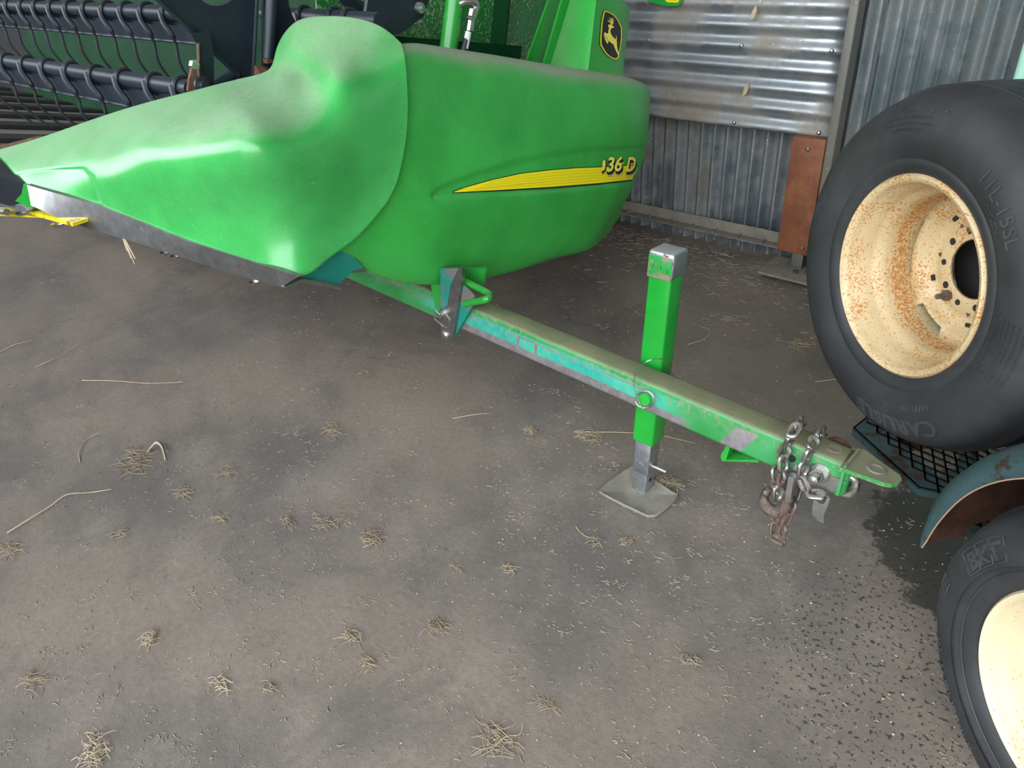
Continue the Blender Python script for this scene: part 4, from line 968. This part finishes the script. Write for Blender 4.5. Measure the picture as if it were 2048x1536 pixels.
# step with expanded mesh
ZS = .352
w2 = lambda a, b, z=ZS: V3(*(cL+ul*a+nl*b)[:2], z)
def strip(pts_in, pts_out, th, name, m, par):
    mb = MB(); n = len(pts_in); vs = [p for p in pts_in]+[p for p in pts_out]; dn = V3(0, 0, -th)
    vs2 = vs+[p+dn for p in vs]; N2 = 2*n; fs = []
    for i in range(n-1): fs += [(i, i+1, n+i+1, n+i), (N2+i, N2+n+i, N2+n+i+1, N2+i+1), (n+i, n+i+1, N2+n+i+1, N2+n+i), (i, N2+i, N2+i+1, i+1)]
    fs += [(0, n, N2+n, N2), (n-1, N2+n-1, N2+2*n-1, 2*n-1)]
    mb.add(vs2, fs); return mb.build(name, m, par, smooth=False)
def pxs(x, y): return P(x, y, 2, ZS)
A1, A2, A3 = pxs(1765, 829), pxs(1735, 832), pxs(1706, 855)
A4, A5 = pxs(1838, 975), pxs(1890, 985)
far1 = w2(-.80, -.48); far2 = w2(-.36, -.48)
outer = [far1, A1, A2, A3, A4, A5, w2(-.36, -.10), far2]
ctr = np.mean([far1, A3, A4, far2], axis=0)
inner = [w2(-.745, -.44), w2(-.745, -.22), w2(-.735, -.185), w2(-.715, -.160), w2(-.555, -.160), w2(-.50, -.15), w2(-.40, -.15), w2(-.40, -.44)]
so_ = strip(outer+[outer[0]], inner+[inner[0]], .006, 'step_frame', M['blue_teal'], tr)
mb = MB(); 
for a, b in zip([A1, A2, A3, A4], [A2, A3, A4, A5]):
    mb.prism([a, b, b+V3(0, 0, -.022), a+V3(0, 0, -.022)], unit(ctr-(a+b)/2)*.004)
mb.build('step_rim', M['blue_teal'], so_, smooth=False)
mb = MB(); cw, chh = .044, .027
for i in range(-2, 12):
    for j in range(-2, 15):
        a0 = -.76+i*cw+(cw/2 if j % 2 else 0); b0 = -.14-j*chh*.5*2*.5
        for sgn in (-1, 1):
            p = w2(a0, b0, ZS+.001); q = w2(a0+cw/2, b0+sgn*chh/2, ZS+.001)
            mid_a = a0+cw/4; mid_b = b0+sgn*chh/4
            if -.775 < mid_a < -.385 and -.46 < mid_b < -.13:
                e = unit(q-p); sd = np.cross(e, [0, 0, 1]); mb.box((p+q)/2, (np.linalg.norm(q-p), 0.0032, .004), (e, sd, V3(0, 0, 1)))
                p2 = w2(a0-cw/2, b0+sgn*chh/2, ZS+.001); e = unit(p-p2); sd = np.cross(e, [0, 0, 1]); mb.box((p+p2)/2, (np.linalg.norm(p-p2), 0.0032, .004), (e, sd, V3(0, 0, 1)))
mb.build('expanded_mesh', M['wire'], tr, smooth=False)
mb = MB(); mb.box(w2(-.725, -.26, ZS-.03), (.07, .26, .006), (ul, nl, V3(0, 0, 1))); mb.build('cross_plate', M['rust'], tr, smooth=False)
mb = MB(); mb.box(w2(-.55, -.47, ZS-.035), (.7, .05, .07), (ul, nl, V3(0, 0, 1)), bev=.004); mb.box(w2(.35, -.47, .46), (1.5, .06, .12), (ul, nl, V3(0, 0, 1)), bev=.004); mb.tube([cL-nl*.1, cL-nl*.9], .03, 16); mb.build('chassis', M['blue_teal'], tr)
mb = MB(); mb.prism([w2(-.38, -.36, .34), w2(.55, -.36, .34), w2(.55, -.36, .80), w2(-.1, -.36, .80), w2(-.30, -.36, .55)], nl*-.01)
mb.build('side_plate', M['blue_teal'], tr, smooth=False)
mb = MB(); mb.tube([w2(-.79, -.47, 0.0), w2(-.79, -.47, ZS-.01)], .02, 12); mb.build('stand_leg', M['blue_teal'], tr)

# ------------------------------------------------------------------ straw
def stalk(mb, x, y, L, a, r, bend=0., z=0., lift=0., n=4):
    pts = []
    for k in range(n+1):
        s_ = k/n-.5; aa = a+bend*s_
        pts.append(V3(x+L*s_*math.cos(aa), y+L*s_*math.sin(aa), z+r+lift*(1-4*s_*s_)+0*k))
    mb.tube(pts, r, 4, cap=True)
def tuft(px, py, rad, count, label, L=.05, elong=1., ang=0., m='straw', seed=0, r=.00062, group='tufts of straw lying on the floor'):
    c = P(px, py, 2, 0); R_ = random.Random(seed+int(px)*7+int(py))
    mb = MB()
    for k in range(int(count*.85)):
        q = R_.uniform(0, 2*math.pi); rr = rad*math.sqrt(R_.random())*R_.uniform(.4, 1); dx, dy = rr*math.cos(q)*elong, rr*math.sin(q)/max(1, elong*.8)
        ca, sa = math.cos(ang), math.sin(ang)
        stalk(mb, c[0]+dx*ca-dy*sa, c[1]+dx*sa+dy*ca, L*.8*R_.uniform(.3, 1.3), ang+R_.gauss(0, .9), r*R_.uniform(.7, 1.4), R_.gauss(0, .8), R_.uniform(0, .006), R_.uniform(0, .008))
    o = mb.build('straw_tuft', M[m], None, smooth=False); tag(o, label, 'straw', group); return o
# move origin helper not needed: tufts are single meshes in world space
TU = [
 (1060, 863, .030, 60, 'small dense brown straw clump on the floor left of the jack foot', .03),
 (730, 750, .035, 22, 'thin wispy straw tuft on the floor below the latch bracket', .06),
 (665, 862, .035, 40, 'brown straw tuft in the middle of the floor pointing up to the latch bracket', .06),
 (270, 925, .07, 80, 'widest straw heap on the left floor, next to the curled leaf', .10),
 (365, 985, .03, 38, 'slim slanted straw tuft just right of the curled leaf heap', .06),
 (455, 945, .035, 30, 'loose straw tuft right of the curled leaf heap, farther up', .06),
 (445, 1035, .028, 26, 'small cross-shaped straw tuft below the slanted tuft', .05),
 (580, 1045, .025, 24, 'dark little straw tuft left of the forked tuft', .05),
 (655, 1045, .035, 36, 'forked straw tuft left of the round bristly one', .06),
 (745, 1078, .040, 70, 'round bristly straw tuft near the centre left of the floor', .05),
 (20, 1100, .035, 46, 'straw tuft at the left edge of the floor', .06),
 (235, 1068, .025, 20, 'faint straw tuft below the long bent stalk', .04),
 (875, 1255, .032, 34, 'upright spiky straw tuft in the lower middle of the floor', .06),
 (705, 1275, .028, 30, 'straw tuft left of the spiky lower-middle tuft', .05),
 (735, 1330, .024, 26, 'small straw tuft below the pair in the lower middle', .04),
 (300, 1278, .030, 34, 'straw tuft on the lower left floor above the pale fragment', .05),
 (70, 1362, .032, 36, 'straw tuft at the lower left beside the picture edge', .06),
 (445, 1365, .026, 24, 'thin straw tuft on the lower left floor, right of the pale fragment', .05),
 (190, 1505, .040, 90, 'thick pale stubble tuft at the bottom left edge', .05),
 (995, 1478, .045, 50, 'largest straw tuft at the bottom centre with long wisps', .08),
 (1092, 1410, .026, 22, 'sparse straw tuft above the large bottom-centre one', .05),
 (1376, 1322, .022, 26, 'small straw tuft alone on the lower right floor', .035),
 (1250, 1085, .022, 30, 'tiny brown straw tuft just below the jack foot', .03),
 (1020, 1140, .022, 24, 'small straw tuft in open floor below the jack, farther left', .04),
 (910, 1135, .020, 14, 'few bent stalks on the floor left of the small open-floor tuft', .04),
 (540, 1378, .020, 20, 'small straw tuft at the bottom between the thin tuft and the lower middle pair', .035),
 (1190, 1085, .030, 16, 'scattered stalks left of the tiny tuft below the jack foot', .05),
 (1460, 640, .05, 34, 'loose straw scatter on the floor between the jack post and the big tyre', .07),
 (1600, 690, .05, 40, 'loose straw scatter on the floor left of the big tyre', .07),
 (1330, 965, .04, 50, 'straw caught against the right side of the jack foot plate', .06),
 (1180, 875, .05, 46, 'straw lying under the tongue just left of the jack post', .07),
]
for i, (x, y, rad, cnt, lab, L) in enumerate(TU): tuft(x, y, rad, cnt, lab, L, seed=i, ang=rnd.uniform(-.4, .5), elong=rnd.choice([1, 1.2, 1.5]), m='straw_pale' if 'pale' in lab else 'straw')
# long stalks
def long_stalk(pxs_, r, label, name='straw_stalk', m='straw_pale'):
    pts = [P(x, y, 2, 0)+V3(0, 0, r+.001+.004*(k % 2)) for k, (x, y) in enumerate(pxs_)]
    mb = MB(); pp = catmull(pts, 5); mb.tube(pp, [r*(1-.6*i/len(pp)) for i in range(len(pp))], 6); o = mb.build(name, M[m], None); tag(o, label, 'straw', 'long single stalks'); return o
long_stalk([(15, 1068), (60, 1042), (100, 1015), (135, 993), (180, 987), (225, 982)], .0028, 'long bent pale stalk at the left of the floor')
long_stalk([(165, 762), (230, 765), (300, 768), (366, 767)], .0022, 'long straight stalk on the shaded floor under the divider')
long_stalk([(72, 735), (120, 715), (165, 685)], .0018, 'slanted stalk in the shade near the left edge')
long_stalk([(0, 705), (30, 692), (65, 682)], .0018, 'short stalk in the shade touching the left edge')
long_stalk([(160, 925), (160, 905), (175, 880), (200, 868)], .0016, 'hooked thin stalk left of the curled leaf')
long_stalk([(1150, 865), (1240, 868), (1320, 872), (1390, 890)], .0016, 'stalk lying behind the lower end of the jack post')
long_stalk([(980, 1505), (1010, 1478), (1040, 1470), (1045, 1450)], .0016, 'curved stalk at the bottom centre')
long_stalk([(1375, 690), (1410, 680), (1420, 662), (1400, 655)], .0016, 'curled stalk on the floor right of the jack post')
long_stalk([(1630, 765), (1690, 760), (1720, 764)], .0016, 'stalk on the floor by the lower left of the big tyre')
long_stalk([(905, 838), (950, 832), (980, 828)], .0015, 'short stalk on the floor beside the small dense clump')
long_stalk([(1152, 1055), (1170, 1075), (1195, 1080)], .0014, 'thin curved stalk lower left of the jack foot')
# curled leaf
pts = [P(x, y, 2, 0) for x, y in [(296, 905), (306, 900), (318, 896), (328, 902), (332, 920)]]; hs = [.005, .016, .026, .020, .004]
mb = MB(); L_ = [p+V3(0, 0, h) for p, h in zip(pts, hs)]; L_ = catmull(L_, 5); mb.grid([[p+V3(.006, -.006, 0) for p in L_], [p+V3(0, 0, .002) for p in L_], [p+V3(-.006, .006, 0) for p in L_]])
o = mb.build('dry_leaf', M['straw_pale'], None); tag(o, 'pale curled dry leaf arching over the left straw heap', 'leaf'); o.modifiers.new('t', 'SOLIDIFY').thickness = .0008
# bit of white grit and leaves on the wall sheet
for (x, y, lab) in ((1491, 178, 'tan leaf stuck low on the stained corrugated sheet'), (1507, 25, 'tan leaf stuck high on the stained corrugated sheet')):
    c = P(x, y, 1, 2.999); mb = MB(); mb.prism([c+V3(-.012, 0, -.028), c+V3(.004, 0, -.02), c+V3(.013, 0, .005), c+V3(.008, 0, .028), c+V3(-.006, 0, .005)], (0, .006, 0)); o = mb.build('dry_leaf', M['straw_pale'], None, smooth=False); tag(o, lab, 'leaf')
# wisp hanging from the wear strip
base = AB(246, 474, 0, -.01); mb = MB()
for (dx, ln, sw_) in ((0, .05, .0), (.003, .075, .006), (-.004, .04, -.003), (.006, .055, .022), (-.002, .06, .002)):
    mb.tube(catmull([base+V3(dx, 0, .005), base+V3(dx+sw_*.5, 0, -ln*.5), base+V3(dx+sw_, 0, -ln)], 4), [.0022]*9, 5)
o = mb.build('straw_wisp', M['straw_pale'], None); tag(o, 'pale straw wisp dangling from the bare steel strip of the divider', 'straw')
# litter
mb = MB(); R_ = random.Random(11)
def scat(x, y, k=1.):
    L = abs(R_.gauss(0, .006))+.003
    stalk(mb, x, y, L*k, R_.gauss(.25, .7), R_.uniform(.0005, .0013), R_.gauss(0, .6), 0, 0, 2)
cnt = 0
while cnt < 5200:
    px, py = R_.uniform(-40, 2080), R_.uniform(380, 1560); q = P(px, py, 2, 0)
    dens = .35+.65*(math.sin(q[0]*3.1+1)*math.sin(q[1]*4.3+q[0]) > .1)
    if q[1] > 3.1 or q[0] < -9 or R_.random() > dens: continue
    if px > 1500 and py > 1000 and R_.random() < .6: continue
    cl = 1+int(R_.random() < .12)*R_.randint(3, 9); s_ = .5+.5*q[1]
    for _ in range(cl): scat(q[0]+R_.gauss(0, .012)*(cl > 1), q[1]+R_.gauss(0, .009)*(cl > 1), .8+.5*s_*R_.random()); cnt += 1
for _ in range(900):
    x = R_.uniform(-3.4, -.9); y = 3.08-abs(R_.gauss(0, .18)); stalk(mb, x, y, R_.uniform(.01, .05), R_.gauss(.1, .9), R_.uniform(.0008, .0018), R_.gauss(0, .6), floor_z(x, y), 0, 2)
o = mb.build('straw_litter', M['straw_dark'], None, smooth=False); tag(o, 'fine dirty chaff and straw bits strewn over the whole floor', 'straw litter', kind='stuff')
mb = MB()
for _ in range(700):
    px, py = R_.uniform(-40, 2080), R_.uniform(480, 1560); q = P(px, py, 2, 0); 
    if q[1] > 2.9: continue
    s_ = R_.uniform(.0008, .0026); mb.box(q+V3(0, 0, s_*.5), (s_*R_.uniform(1, 2), s_, s_))
o = mb.build('grit', M['straw_pale'], None, smooth=False); tag(o, 'pale specks of grit scattered on the earth floor', 'grit', kind='stuff')

# ------------------------------------------------------------------ light
w = bpy.data.worlds.new('world'); S.world = w; w.use_nodes = True; nt = w.node_tree; bg = nt.nodes['Background']
tc = nt.nodes.new('ShaderNodeTexCoord'); sx = nt.nodes.new('ShaderNodeSeparateXYZ'); nt.links.new(tc.outputs['Generated'], sx.inputs[0])
cr = nt.nodes.new('ShaderNodeValToRGB'); mr = nt.nodes.new('ShaderNodeMapRange'); mr.inputs['From Min'].default_value = -.15; mr.inputs['From Max'].default_value = 1
nt.links.new(sx.outputs[2], mr.inputs['Value']); nt.links.new(mr.outputs[0], cr.inputs[0])
cr.color_ramp.elements[0].position = 0; cr.color_ramp.elements[0].color = (.16, .14, .11, 1)
cr.color_ramp.elements[1].position = 1; cr.color_ramp.elements[1].color = (.72, .86, 1.0, 1)
for p_, c_ in ((.12, (.20, .18, .14, 1)), (.15, (.30, .33, .28, 1)), (.25, (.40, .43, .38, 1)), (.29, (1.15, 1.2, 1.25, 1)), (.55, (1.1, 1.2, 1.3, 1))):
    e = cr.color_ramp.elements.new(p_); e.color = c_
nt.links.new(cr.outputs[0], bg.inputs[0]); bg.inputs[1].default_value = 3.6
S.view_settings.view_transform = 'Standard'; S.view_settings.look = 'None'; S.view_settings.exposure = .72; S.view_settings.gamma = 1.; S.view_settings.use_curve_mapping = False
for o in bpy.data.objects:
    if '_o' in o: del o['_o']
